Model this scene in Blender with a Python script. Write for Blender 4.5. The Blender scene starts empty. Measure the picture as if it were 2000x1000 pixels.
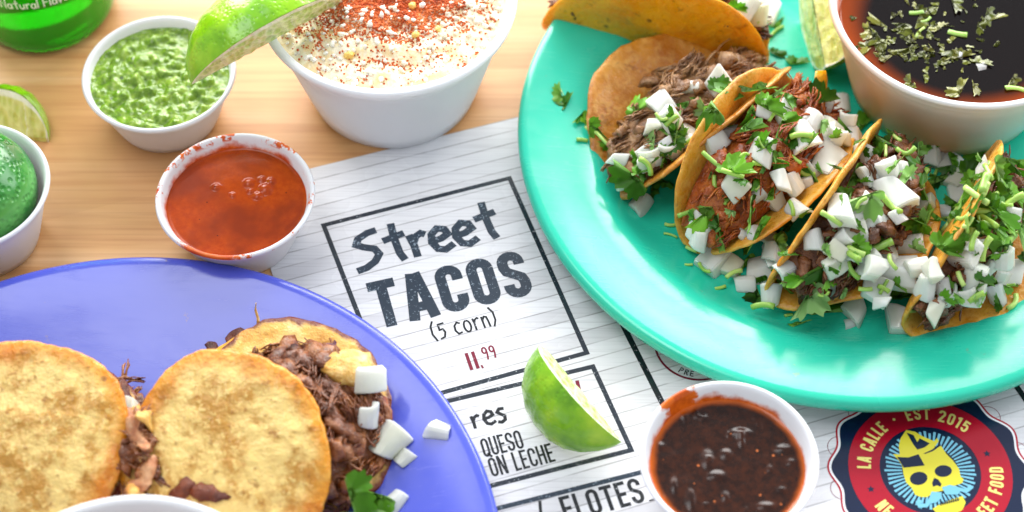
import bpy, bmesh, math, random
import numpy as np
from mathutils import Vector, Matrix, noise
from mathutils.bvhtree import BVHTree
random.seed(7)
MM = 0.001
SC = bpy.context.scene
COL = SC.collection

# ------------------------------------------------------------------ camera (lengths in mm)
TH, FPX, DIST = math.radians(54), 3750.0, 775.0
FW = Vector((0, math.cos(TH), -math.sin(TH))); UP = Vector((0, math.sin(TH), math.cos(TH)))
CAM = FW * -DIST
def ray(x, y):
    return (FW * FPX + Vector((x - 1000, 0, 0)) + UP * (500 - y)).normalized()
def pix(x, y, z=0.0):
    d = ray(x, y); return CAM + d * ((z - CAM.z) / d.z)
cd = bpy.data.cameras.new('camera'); cam = bpy.data.objects.new('camera', cd); COL.objects.link(cam)
cam.location = CAM * MM; cam.rotation_euler = (math.pi / 2 - TH, 0, 0)
cd.sensor_width = 36; cd.lens = FPX / 2000 * 36; cd.clip_start = 0.01; cd.clip_end = 50
cd.dof.use_dof = True
cd.dof.focus_distance = (pix(1420, 560, 12) - CAM).dot(FW) * MM
cd.dof.aperture_fstop = 6.3; cd.dof.aperture_blades = 0
SC.camera = cam

# ------------------------------------------------------------------ light
w = bpy.data.worlds.new('World'); SC.world = w; w.use_nodes = True
bg = w.node_tree.nodes['Background']; bg.inputs[0].default_value = (0.87, 0.93, 1.0, 1); bg.inputs[1].default_value = 0.50
def area(name, loc, target, sx, sy, power, color):
    l = bpy.data.lights.new(name, 'AREA'); l.shape = 'RECTANGLE'; l.size = sx; l.size_y = sy
    l.energy = power; l.color = color
    o = bpy.data.objects.new(name, l); COL.objects.link(o); o.location = loc
    o.rotation_euler = (Vector(target) - Vector(loc)).to_track_quat('-Z', 'Y').to_euler()
    return o
area('window_light', (-0.05, 1.85, 0.95), (0, 0, 0), 3.2, 1.2, 108, (1.0, 0.985, 0.96))
area('side_window_light', (1.9, 0.75, 0.95), (0.1, 0, 0), 1.2, 1.3, 22, (0.93, 0.97, 1.0))
area('added_overhead_light', (-0.75, 0.15, 2.2), (-0.1, 0, 0), 1.3, 1.0, 16, (0.98, 0.99, 1.0))  # unseen overhead light, added for plate reflections and fill from above
SC.view_settings.view_transform = 'Standard'; SC.view_settings.look = 'None'
SC.view_settings.gamma = 1; SC.view_settings.exposure = 0.38; SC.view_settings.use_curve_mapping = False

cy = SC.cycles
cy.max_bounces = 6; cy.diffuse_bounces = 3; cy.glossy_bounces = 3; cy.transmission_bounces = 6; cy.transparent_max_bounces = 6
cy.caustics_reflective = False; cy.caustics_refractive = False; cy.use_adaptive_sampling = True; cy.adaptive_threshold = 0.02

# ------------------------------------------------------------------ helpers
def lin(r, g, b):
    f = lambda c: (c / 255 / 12.92) if c / 255 <= 0.04045 else ((c / 255 + 0.055) / 1.055) ** 2.4
    return (f(r), f(g), f(b), 1)

class N:
    """small node-tree wrapper"""
    def __init__(s, name):
        m = bpy.data.materials.new(name); m.use_nodes = True
        s.m = m; s.t = m.node_tree; s.b = s.t.nodes['Principled BSDF']; s.out = s.t.nodes['Material Output']
    def n(s, typ, **kw):
        x = s.t.nodes.new(typ)
        for k, v in kw.items(): setattr(x, k, v)
        return x
    def l(s, a, b): s.t.links.new(a, b)
    def val(s, sock, v):
        if hasattr(v, 'links') or isinstance(v, bpy.types.NodeSocket): s.l(v, sock)
        else: sock.default_value = v
    def coord(s, scale=(1, 1, 1), rot=(0, 0, 0), kind='Object'):
        c = s.n('ShaderNodeTexCoord'); mp = s.n('ShaderNodeMapping')
        mp.inputs['Scale'].default_value = scale; mp.inputs['Rotation'].default_value = rot
        s.l(c.outputs[kind], mp.inputs[0]); return mp.outputs[0]
    def noise(s, scale, detail=4, rough=0.6, vec=None, dist=0.0):
        x = s.n('ShaderNodeTexNoise'); x.inputs['Scale'].default_value = scale
        x.inputs['Detail'].default_value = detail; x.inputs['Roughness'].default_value = rough
        x.inputs['Distortion'].default_value = dist
        s.l(vec if vec is not None else s.coord(), x.inputs['Vector']); return x.outputs['Fac']
    def vor(s, scale, vec=None, feature='F1'):
        x = s.n('ShaderNodeTexVoronoi'); x.feature = feature; x.inputs['Scale'].default_value = scale
        s.l(vec if vec is not None else s.coord(), x.inputs['Vector']); return x.outputs['Distance']
    def ramp(s, fac, stops, interp='LINEAR'):
        r = s.n('ShaderNodeValToRGB'); r.color_ramp.interpolation = interp
        e = r.color_ramp.elements
        while len(e) < len(stops): e.new(0.5)
        for i, (p, c) in enumerate(stops):
            e[i].position = p; e[i].color = c if len(c) == 4 else (*c, 1)
        s.l(fac, r.inputs[0]); return r.outputs[0]
    def math(s, op, a, b=None, c=None, clamp=False):
        x = s.n('ShaderNodeMath', operation=op, use_clamp=clamp)
        s.val(x.inputs[0], a)
        if b is not None: s.val(x.inputs[1], b)
        if c is not None: s.val(x.inputs[2], c)
        return x.outputs[0]
    def mix(s, fac, a, b, mode='MIX'):
        x = s.n('ShaderNodeMix', data_type='RGBA', blend_type=mode)
        s.val(x.inputs[0], fac); s.val(x.inputs[6], a); s.val(x.inputs[7], b); return x.outputs[2]
    def smooth(s, v, a, b):
        x = s.n('ShaderNodeMapRange', interpolation_type='SMOOTHSTEP'); s.val(x.inputs[0], v)
        x.inputs[1].default_value = a; x.inputs[2].default_value = b; return x.outputs[0]
    def attr(s, name):
        x = s.n('ShaderNodeAttribute'); x.attribute_name = name; return x.outputs['Fac']
    def xyz(s, vec=None):
        x = s.n('ShaderNodeSeparateXYZ'); s.l(vec if vec is not None else s.coord(), x.inputs[0]); return x.outputs
    def rand(s): return s.n('ShaderNodeObjectInfo').outputs['Random']
    def bump(s, h, strength=0.5, dist=0.001):
        x = s.n('ShaderNodeBump'); x.inputs['Strength'].default_value = strength; x.inputs['Distance'].default_value = dist
        s.l(h, x.inputs['Height']); s.l(x.outputs[0], s.b.inputs['Normal']); return x
    def set(s, color=None, rough=None, spec=None, sss=None, sssr=None, coat=None, metal=None, trans=None, ior=None, coatr=None):
        i = s.b.inputs
        if color is not None: s.val(i['Base Color'], color)
        if rough is not None: s.val(i['Roughness'], rough)
        if spec is not None: i['Specular IOR Level'].default_value = spec
        if sss is not None:
            i['Subsurface Weight'].default_value = sss; i['Subsurface Radius'].default_value = sssr or (1, .8, .6)
            i['Subsurface Scale'].default_value = 0.003
        if coat is not None: i['Coat Weight'].default_value = coat
        if coatr is not None: i['Coat Roughness'].default_value = coatr
        if trans is not None: i['Transmission Weight'].default_value = trans
        if ior is not None: i['IOR'].default_value = ior
        return s
    def translucent(s, color, fac):
        t = s.n('ShaderNodeBsdfTranslucent'); s.val(t.inputs[0], color)
        mx = s.n('ShaderNodeMixShader'); mx.inputs[0].default_value = fac
        s.l(s.b.outputs[0], mx.inputs[1]); s.l(t.outputs[0], mx.inputs[2]); s.l(mx.outputs[0], s.out.inputs[0])
        return s

def build_mesh(name, verts, faces, mat=None, smooth=True):
    me = bpy.data.meshes.new(name)
    me.from_pydata([tuple(Vector(v) * MM) for v in verts], [], faces)
    if mat is not None:
        for m_ in (mat if isinstance(mat, (list, tuple)) else [mat]): me.materials.append(m_)
    if smooth: me.polygons.foreach_set('use_smooth', [True] * len(me.polygons))
    me.update(); return me
def tag(o, label=None, cat=None, group=None, kind=None):
    if label: o['label'] = label
    if cat: o['category'] = cat
    if group: o['group'] = group
    if kind: o['kind'] = kind
    return o
def empty(name, loc, label, cat, group=None):
    o = bpy.data.objects.new(name, None); COL.objects.link(o); o.location = Vector(loc) * MM
    o.empty_display_size = 0.01
    return tag(o, label, cat, group)
def link(name, me, parent=None, M=None):
    """link mesh data; M is a world matrix in mm"""
    o = bpy.data.objects.new(name, me); COL.objects.link(o)
    W = Matrix.Identity(4) if M is None else M.copy()
    W.translation = W.translation * MM
    if parent is not None:
        o.parent = parent
        loc = Vector((0, 0, 0)); p = parent
        while p is not None: loc += p.location; p = p.parent
        W.translation = W.translation - loc
    o.matrix_basis = W
    return o
def mesh_at(name, origin, verts, faces, mat, parent=None, smooth=True):
    """verts given in world mm; object origin put at `origin`"""
    O = Vector(origin)
    me = build_mesh(name, [Vector(v) - O for v in verts], faces, mat, smooth)
    return link(name, me, parent, Matrix.Translation(O))

def lathe(profile, seg=96, wob=None):
    """profile: list of (r, z); returns verts, faces around the z axis"""
    vs, fs = [], []; n = len(profile); ring = []
    for r, z in profile:
        if r < 1e-6: vs.append((0, 0, z)); ring.append([len(vs) - 1] * seg)
        else:
            ids = []
            for k in range(seg):
                a = 2 * math.pi * k / seg; rr, zz = r, z
                if wob: rr, zz = wob(r, z, a)
                vs.append((rr * math.cos(a), rr * math.sin(a), zz)); ids.append(len(vs) - 1)
            ring.append(ids)
    for i in range(n - 1):
        A, B = ring[i], ring[i + 1]
        for k in range(seg):
            k2 = (k + 1) % seg
            f = []
            for q in (A[k], A[k2], B[k2], B[k]):
                if q not in f: f.append(q)
            if len(f) > 2: fs.append(f)
    return vs, fs
def shift(vs, p): p = Vector(p); return [Vector(v) + p for v in vs]
def tube(pts, rad, sides=6, vs=None, fs=None, flat=1.0):
    vs = [] if vs is None else vs; fs = [] if fs is None else fs
    pts = [Vector(p) for p in pts]; n = len(pts); base = len(vs)
    up = Vector((0.13, 0.2, 1)).normalized()
    for i, p in enumerate(pts):
        t = (pts[min(i + 1, n - 1)] - pts[max(i - 1, 0)]).normalized()
        a = t.cross(up)
        if a.length < 1e-4: a = t.cross(Vector((1, 0, 0)))
        a.normalize(); b = a.cross(t)
        r = rad[i] if isinstance(rad, (list, tuple)) else rad
        for k in range(sides):
            q = 2 * math.pi * k / sides
            vs.append(p + a * (math.cos(q) * r) + b * (math.sin(q) * r * flat))
    for i in range(n - 1):
        for k in range(sides):
            k2 = (k + 1) % sides
            fs.append([base + i * sides + k, base + i * sides + k2, base + (i + 1) * sides + k2, base + (i + 1) * sides + k])
    fs.append([base + k for k in range(sides)][::-1]); fs.append([base + (n - 1) * sides + k for k in range(sides)])
    return vs, fs
_ICO = None
def blob(c, r, vs, fs, jit=0.35, sq=(1, 1, 1), rot=None):
    global _ICO
    if _ICO is None:
        bm = bmesh.new(); bmesh.ops.create_icosphere(bm, subdivisions=1, radius=1)
        bm.verts.ensure_lookup_table(); _ICO = ([v.co.copy() for v in bm.verts], [[v.index for v in f.verts] for f in bm.faces]); bm.free()
    base = len(vs); R = (rot or Matrix.Rotation(random.random() * 6.3, 3, Vector((random.random(), random.random(), random.random() + .1)).normalized()))
    for v in _ICO[0]:
        q = Vector((v.x * sq[0], v.y * sq[1], v.z * sq[2])) * (r * (1 + random.uniform(-jit, jit)))
        vs.append(Vector(c) + R @ q)
    for f in _ICO[1]: fs.append([base + i for i in f])
def nz(v, s, o=0.0): return noise.noise(Vector((v[0] * s + o, v[1] * s + o * 1.7, v[2] * s - o)))
def fr(v, s, o=0.0, oct=4): return noise.fractal(Vector((v[0] * s + o, v[1] * s + o * 1.7, v[2] * s - o)), 0.9, 2.1, oct)

# ------------------------------------------------------------------ materials
def m_wood():
    s = N('honey_wood'); a = math.radians(-18)
    v = s.coord((1, 1, 1), (0, 0, a))
    st = s.coord((4, 60, 4), (0, 0, a)); st2 = s.coord((9, 420, 9), (0, 0, a))
    g = s.noise(1.0, 5, 0.6, st, 0.6); g2 = s.noise(1.0, 3, 0.6, st2, 0.2)
    col = s.ramp(g, [(0.25, lin(194, 134, 82)), (0.5, lin(220, 168, 114)), (0.75, lin(234, 192, 146))])
    col = s.mix(s.math('MULTIPLY', s.smooth(g2, 0.45, 0.65), 0.33), col, lin(178, 112, 58))
    # faint staves of a butcher-block top
    y = s.xyz(v)[1]; idx = s.math('FLOOR', s.math('DIVIDE', y, 0.038))
    wn = s.n('ShaderNodeTexWhiteNoise', noise_dimensions='1D'); s.l(idx, wn.inputs['W'])
    col = s.mix(s.math('MULTIPLY', wn.outputs[0], 0.22), col, lin(190, 134, 84))
    s.set(col, s.math('ADD', s.math('MULTIPLY', g2, 0.2), 0.28), 0.5)
    s.bump(g2, 0.08, 0.0004); return s.m
def m_menu():
    s = N('printed_plank_menu'); a = math.radians(-18)
    c = s.coord((1, 1, 1), (0, 0, a)); x, y, z = s.xyz(c)
    wob = s.math('MULTIPLY', s.math('SUBTRACT', s.noise(14, 2, .5, s.coord((.4, 2, 1), (0, 0, a))), 0.5), 0.0016)
    yy = s.math('DIVIDE', s.math('ADD', y, wob), 0.0066)
    fr_ = s.math('FRACT', yy); idx = s.math('FLOOR', yy)
    wn = s.n('ShaderNodeTexWhiteNoise', noise_dimensions='1D'); s.l(idx, wn.inputs['W'])
    streak = s.noise(1.0, 4, .65, s.coord((18, 900, 1), (0, 0, a)))
    col = s.mix(wn.outputs[0], lin(236, 236, 240), lin(214, 213, 217))
    col = s.mix(s.math('MULTIPLY', s.smooth(streak, .45, .75), .45), col, lin(176, 174, 178))
    d = s.math('ABSOLUTE', s.math('SUBTRACT', fr_, 0.5))
    edge = s.smooth(d, 0.43, 0.5)
    lw = s.noise(1.0, 3, .6, s.coord((25, 200, 1), (0, 0, a)))
    col = s.mix(s.math('MULTIPLY', edge, s.smooth(lw, .25, .6)), col, lin(158, 155, 158))
    s.set(col, s.math('ADD', .2, s.math('MULTIPLY', s.smooth(s.noise(26, 3, .6), .45, .7), .18)), 0.5, coat=0.25, coatr=0.1)
    s.bump(s.noise(9, 3, .5), 0.25, 0.004); return s.m
def m_ink(name, c, speck=lin(205, 208, 214), thr=0.66, scale=900):
    s = N(name); n = s.noise(scale, 3, .7); n2 = s.noise(120, 2, .5)
    f = s.smooth(s.math('ADD', n, s.math('MULTIPLY', n2, .25)), thr + .12, thr + .17)
    s.set(s.mix(s.math('MULTIPLY', f, .75), c, speck), 0.25, 0.5, coat=0.25, coatr=0.12); return s.m
def m_plate(name, c, c2):
    s = N(name); n = s.noise(30, 3); sc_ = s.noise(1, 4, .7, s.coord((60, 700, 60), (0, 0, .6)))
    gr = s.noise(22, 4, .65, s.coord((1, 1, 1), (0, 0, 1)), .8)
    cc = s.mix(s.math('MULTIPLY', s.smooth(s.noise(90, 4, .7), .68, .74), .35), s.mix(n, c, c2), lin(150, 120, 60))
    s.set(cc, s.math('ADD', s.math('ADD', .17, s.math('MULTIPLY', s.smooth(gr, .4, .65), .12)), s.math('MULTIPLY', s.smooth(sc_, .5, .8), 0.15)), 0.5, coat=0.3, coatr=0.16)
    s.bump(s.math('ADD', sc_, gr), 0.09, 0.0003); return s.m
def m_white(name, c=lin(243, 244, 248), rough=.4, tr=.25, grain=0.0):
    s = N(name); s.set(c, rough, .45)
    if grain: s.bump(s.vor(500), grain, .0004)
    if tr: s.translucent(c, tr)
    return s.m
def m_stained(name, z0, z1, c1, c2, amount=.6, dirs=None, drip=None):
    """white cup whose inner wall carries a sauce ring between z0 and z1 (mm)"""
    s = N(name); co = s.coord(); x, y, z = s.xyz(co)
    n = s.noise(170, 4, .7, co); n2 = s.noise(55, 3, .6, co)
    h = s.math('ADD', z, s.math('MULTIPLY', s.math('SUBTRACT', n2, .5), -0.010))
    h = s.math('ADD', h, s.math('MULTIPLY', s.math('SUBTRACT', n, .5), -0.005))
    m = s.math('SUBTRACT', 1.0, s.smooth(h, z0 * MM, z1 * MM))
    inner = s.attr('inner')
    m = s.math('MULTIPLY', m, inner)
    if dirs:  # thin splashes dried on the lip
        sp_ = s.math('MULTIPLY', s.smooth(s.noise(95, 4, .7, co), *dirs), s.smooth(z, z1 * MM, z1 * MM + .002))
        m = s.math('MAXIMUM', m, sp_)
    if drip:  # blobs of sauce left on the rim
        px, py, pr, pz = drip
        dx = s.math('SUBTRACT', x, px * MM); dy = s.math('SUBTRACT', y, py * MM)
        dd = s.math('SQRT', s.math('ADD', s.math('MULTIPLY', dx, dx), s.math('MULTIPLY', dy, dy)))
        dd = s.math('ADD', dd, s.math('MULTIPLY', s.math('SUBTRACT', n, .5), 0.014))
        b = s.math('SUBTRACT', 1.0, s.smooth(dd, pr * MM * .75, pr * MM))
        b = s.math('MULTIPLY', b, s.smooth(z, pz * MM, pz * MM + .001))
        m = s.math('MAXIMUM', m, b)
    sc_ = s.mix(s.smooth(n, .4, .65), c1, c2)
    col = s.mix(s.math('MULTIPLY', m, amount, clamp=True), lin(243, 244, 248), sc_)
    s.set(col, .32, .5); s.translucent(col, .22); return s.m
WHITE = m_white('white_plastic')
FOAM = m_white('white_foam', lin(246, 247, 250), .5, .22, .05)
WOOD = m_wood(); MENU = m_menu()
INK = m_ink('slate_ink', lin(42, 54, 68), lin(150, 165, 180), thr=.61); FRAMEINK = m_ink('frame_ink', lin(36, 44, 54), thr=.64, scale=1300); BLACKINK = m_ink('black_ink', lin(26, 29, 34), thr=.66)
MAROON = m_ink('maroon_ink', lin(122, 24, 50), thr=.68)
E_NAVY = m_ink('emblem_navy', lin(10, 26, 58), lin(70, 90, 120), .78, 1500)
E_RED = m_ink('emblem_red', lin(172, 6, 38), lin(214, 84, 110), .78, 1500)
E_YEL = m_ink('emblem_yellow', lin(224, 212, 60), lin(190, 180, 30), .78, 1500)
E_PALE = m_ink('emblem_cream', lin(240, 226, 130), lin(200, 190, 100), .85, 1500)
E_BLUE = m_ink('emblem_pale_blue', lin(120, 190, 214), lin(60, 100, 130), .80, 1500)
E_WHITE = m_ink('emblem_white', lin(236, 238, 242), lin(236, 238, 242), .85)
GREENP = m_plate('mint_melamine', lin(36, 190, 158), lin(44, 196, 166))
PURPLE = m_plate('periwinkle_melamine', lin(72, 84, 194), lin(80, 91, 200))

def m_tortilla(name, base, dark, spot, pale=None):
    s = N(name); co = s.coord(); n = s.noise(55, 4, .6, co); n2 = s.noise(230, 4, .65, co); v = s.vor(70, co)
    col = s.mix(s.smooth(n, .35, .65), base, dark)
    col = s.mix(s.math('MULTIPLY', s.smooth(n2, .46, .66), .55), col, spot)
    spots = s.math('SUBTRACT', 1.0, s.smooth(s.math('ADD', v, s.math('MULTIPLY', n2, .12)), .10, .18))
    spots = s.math('MAXIMUM', spots, s.math('MULTIPLY', s.smooth(s.noise(150, 5, .75, co), .58, .67), .6))
    col = s.mix(s.math('MULTIPLY', spots, .75), col, lin(110, 56, 18))
    col = s.mix(s.math('MULTIPLY', s.smooth(s.noise(28, 5, .7, co), .56, .72), .55), col, lin(158, 88, 26))
    rad = s.attr('rad')
    if pale is not None:   # griddled: pale blistered middle, fried orange edge
        f = s.math('SUBTRACT', 1.0, s.smooth(s.math('ADD', rad, s.math('MULTIPLY', s.math('SUBTRACT', n, .5), .55)), .74, .97))
        bl = s.noise(420, 3, .6, co); bl2 = s.noise(75, 4, .65, co)
        pc = s.mix(s.smooth(bl2, .42, .62), pale, lin(194, 140, 54))
        pc = s.mix(s.math('MULTIPLY', s.smooth(bl, .52, .66), .7), pc, lin(244, 214, 132))
        pc = s.mix(s.math('MULTIPLY', s.smooth(s.noise(300, 3, .6, co), .60, .72), .65), pc, lin(150, 100, 36))
        pc = s.mix(s.math('MULTIPLY', s.smooth(s.noise(24, 5, .72, co), .58, .70), .6), pc, lin(140, 84, 28))
        col = s.mix(f, col, pc)
        h = s.math('ADD', bl, s.math('MULTIPLY', bl2, 1.5))
        s.bump(h, .6, .0012)
    else:
        s.bump(s.math('ADD', n2, n), .8, .0010)
    s.set(col, s.ramp(n2, [(.35, (.2,) * 3), (.65, (.42,) * 3)]), .5, sss=.12, sssr=(1, .6, .25)); return s.m
TORT = m_tortilla('corn_tortilla', lin(226, 164, 56), lin(206, 134, 34), lin(238, 190, 96))
TORTB = m_tortilla('oiled_corn_tortilla', lin(206, 140, 48), lin(176, 104, 30), lin(226, 174, 90))
TORTO = m_tortilla('orange_corn_tortilla', lin(250, 178, 24), lin(240, 152, 12), lin(250, 190, 50))
TORTG = m_tortilla('griddled_tortilla', lin(230, 152, 36), lin(206, 120, 20), lin(232, 176, 74), lin(240, 206, 124))

def m_meat(name, c1, c2, c3, rough=.32, coat=0.0):
    s = N(name); co = s.coord(); n = s.noise(120, 4, .65, co); n2 = s.noise(420, 4, .7, co)
    col = s.ramp(n, [(.3, c1), (.5, c2), (.72, c3)])
    col = s.mix(s.math('MULTIPLY', s.smooth(s.noise(45, 3, .6, co), .5, .7), .4), col, tuple(min(1, q) for q in (c3[0] * 1.1, c3[1] * .85, c3[2] * .5, 1)))
    s.set(s.mix(s.math('MULTIPLY', s.smooth(n2, .45, .75), .6), col, c1), rough, .5, sss=.06, sssr=(1, .4, .2), coat=coat, coatr=.12)
    s.bump(s.math('ADD', n2, n), .9, .0012); return s.m
MEAT_D = m_meat('dark_beef', lin(56, 28, 14), lin(112, 66, 38), lin(166, 108, 66), .24)
MEAT_P = m_meat('pulled_pork', lin(92, 58, 32), lin(142, 100, 62), lin(186, 146, 100))
MEAT_R = m_meat('red_marinated_pork', lin(88, 32, 10), lin(164, 76, 24), lin(214, 130, 50), .25)
MEAT_B = m_meat('braised_beef', lin(56, 23, 10), lin(126, 68, 34), lin(190, 126, 76), .2, .2)
CHEESE = m_meat('melted_cheese', lin(206, 134, 48), lin(238, 190, 100), lin(250, 222, 160), .3)
def m_sheet():
    s = N('melted_cheese_sheet'); co = s.coord(); n = s.noise(90, 4, .6, co); n2 = s.noise(300, 4, .7, co); rad = s.attr('rad')
    col = s.ramp(n, [(.3, lin(214, 142, 48)), (.5, lin(240, 190, 96)), (.72, lin(250, 220, 150))])
    f = s.smooth(s.math('ADD', rad, s.math('MULTIPLY', s.math('SUBTRACT', n, .5), .25)), .93, .99)
    col = s.mix(f, col, lin(112, 44, 18)); s.set(col, .25, .5, sss=.15); s.bump(s.math('ADD', n, n2), .6, .0016); return s.m
CHEESE_S = m_sheet()
CRUST = m_meat('fried_cheese_crust', lin(60, 22, 12), lin(92, 36, 16), lin(130, 64, 30), .35)
def m_onion():
    s = N('raw_onion'); co = s.coord((1, 1, 1)); n = s.noise(60, 3, .6, co)
    st = s.noise(1, 3, .5, s.coord((900, 60, 200)))
    col = s.mix(s.smooth(n, .4, .7), lin(240, 241, 234), lin(212, 220, 200))
    col = s.mix(s.math('MULTIPLY', s.smooth(s.rand(), .72, 1.0), .55), col, lin(214, 214, 176))
    col = s.mix(s.math('MULTIPLY', s.smooth(st, .5, .68), .4), col, lin(198, 206, 190))
    s.set(col, .2, .5, sss=.8, sssr=(1.6, 1.6, 1.4)); s.bump(st, .15, .0005); s.translucent(col, .16); return s.m
def m_leaf():
    s = N('cilantro_leaf'); co = s.coord(); n = s.noise(160, 3, .6, co)
    r = s.rand()
    c = s.ramp(r, [(0, lin(62, 118, 34)), (.35, lin(100, 164, 44)), (.75, lin(136, 198, 58)), (1, lin(168, 204, 136))])
    x, y, z = s.xyz(co)
    # veins fan out from the leaf base
    ang = s.math('ARCTAN2', y, s.math('ADD', x, .006)); ve = s.math('ABSOLUTE', s.math('SINE', s.math('MULTIPLY', ang, 9.0)))
    c = s.mix(s.math('MULTIPLY', s.math('SUBTRACT', 1.0, s.smooth(ve, .0, .22)), .35), c, lin(150, 190, 96))
    c = s.mix(s.math('MULTIPLY', s.smooth(n, .5, .8), .4), c, lin(44, 96, 26))
    s.set(c, .34, .5); s.bump(s.math('ADD', n, ve), .35, .0006)
    s.translucent(s.mix(.5, c, lin(130, 190, 40)), .28); return s.m
def m_stem():
    s = N('cilantro_stem'); co = s.coord(); n = s.noise(1, 3, .5, s.coord((900, 900, 80)))
    c = s.ramp(s.rand(), [(0, lin(112, 164, 40)), (.5, lin(152, 196, 62)), (1, lin(180, 212, 110))])
    s.set(s.mix(s.math('MULTIPLY', n, .4), c, lin(206, 226, 150)), .3, .5, sss=.2, sssr=(.6, 1, .3)); return s.m
ONION = m_onion(); LEAF = m_leaf(); STEM = m_stem()

# ------------------------------------------------------------------ the setting: table
vs = [(-1100, -600, 0), (1100, -600, 0), (1100, 900, 0), (-1100, 900, 0), (-1100, -600, -30), (1100, -600, -30), (1100, 900, -30), (-1100, 900, -30)]
tb = mesh_at('tabletop', (0, 0, 0), vs, [[0, 1, 2, 3], [7, 6, 5, 4], [0, 4, 5, 1], [1, 5, 6, 2], [2, 6, 7, 3], [3, 7, 4, 0]], WOOD, smooth=False)
tag(tb, 'honey coloured wooden table top under the menu and dishes', kind='structure')

# ------------------------------------------------------------------ menu with its print
ANG = math.radians(18.0); E1 = Vector((math.cos(ANG), math.sin(ANG), 0)); E2 = Vector((-math.sin(ANG), math.cos(ANG), 0))
ZM = 0.35
corner = pix(478, 361, ZM)
menu = empty('menu', (corner.x, corner.y, 0), 'laminated white plank print menu with black boxes and lettering under both plates', 'menu')
mv = []
for zz in (ZM, 0.02):
    for (a, b) in ((0, -460), (300, -460), (300, 0), (0, 0)):
        p = corner + E1 * a + E2 * b; mv.append((p.x, p.y, zz))
mesh_at('sheet', menu.location / MM, mv, [[0, 1, 2, 3], [7, 6, 5, 4], [0, 4, 5, 1], [1, 5, 6, 2], [2, 6, 7, 3], [3, 7, 4, 0]], MENU, menu, False)
LAY = 0.07
def flat(name, polys, mat, layer, parent, label=None):
    """polys: lists of world xy points -> one printed mark"""
    vs, fs = [], []
    for k, p in enumerate(polys):
        b = len(vs); z = ZM + layer * LAY + (k % 4) * 0.004
        vs += [(q[0], q[1], z) for q in p]; f = list(range(b, len(vs)))
        ar = sum(p[i][0] * p[(i + 1) % len(p)][1] - p[(i + 1) % len(p)][0] * p[i][1] for i in range(len(p)))
        fs.append(f if ar > 0 else f[::-1])
    o = mesh_at(name, menu.location / MM, vs, fs, mat, parent, False)
    if label: o['label'] = label
    return o
def ribbon(pts, wd, closed=False):
    """mitred strip along pts -> list of quads"""
    P = [Vector((p[0], p[1])) for p in pts]; n = len(P); Lf, Rt = [], []
    for i in range(n):
        if closed: a, b = P[i - 1], P[(i + 1) % n]
        else: a, b = P[max(i - 1, 0)], P[min(i + 1, n - 1)]
        d0 = (P[i] - a); d1 = (b - P[i])
        if d0.length < 1e-6: d0 = d1
        if d1.length < 1e-6: d1 = d0
        d0 = d0.normalized(); d1 = d1.normalized()
        t = d0 + d1
        t = d1 if t.length < 1e-3 else t.normalized()
        nrm = Vector((-t.y, t.x)); c = max(0.45, t.dot(d1)); h = wd / 2 / c
        Lf.append(P[i] + nrm * h); Rt.append(P[i] - nrm * h)
    q = [[Rt[i], Rt[i + 1], Lf[i + 1], Lf[i]] for i in range(n - 1)]
    if closed: q.append([Rt[-1], Rt[0], Lf[0], Lf[-1]])
    return q
def arc(cx, cy, rx, ry, a0, a1, n=10):
    return [(cx + rx * math.cos(math.radians(a0 + (a1 - a0) * i / n)), cy + ry * math.sin(math.radians(a0 + (a1 - a0) * i / n))) for i in range(n + 1)]
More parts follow.
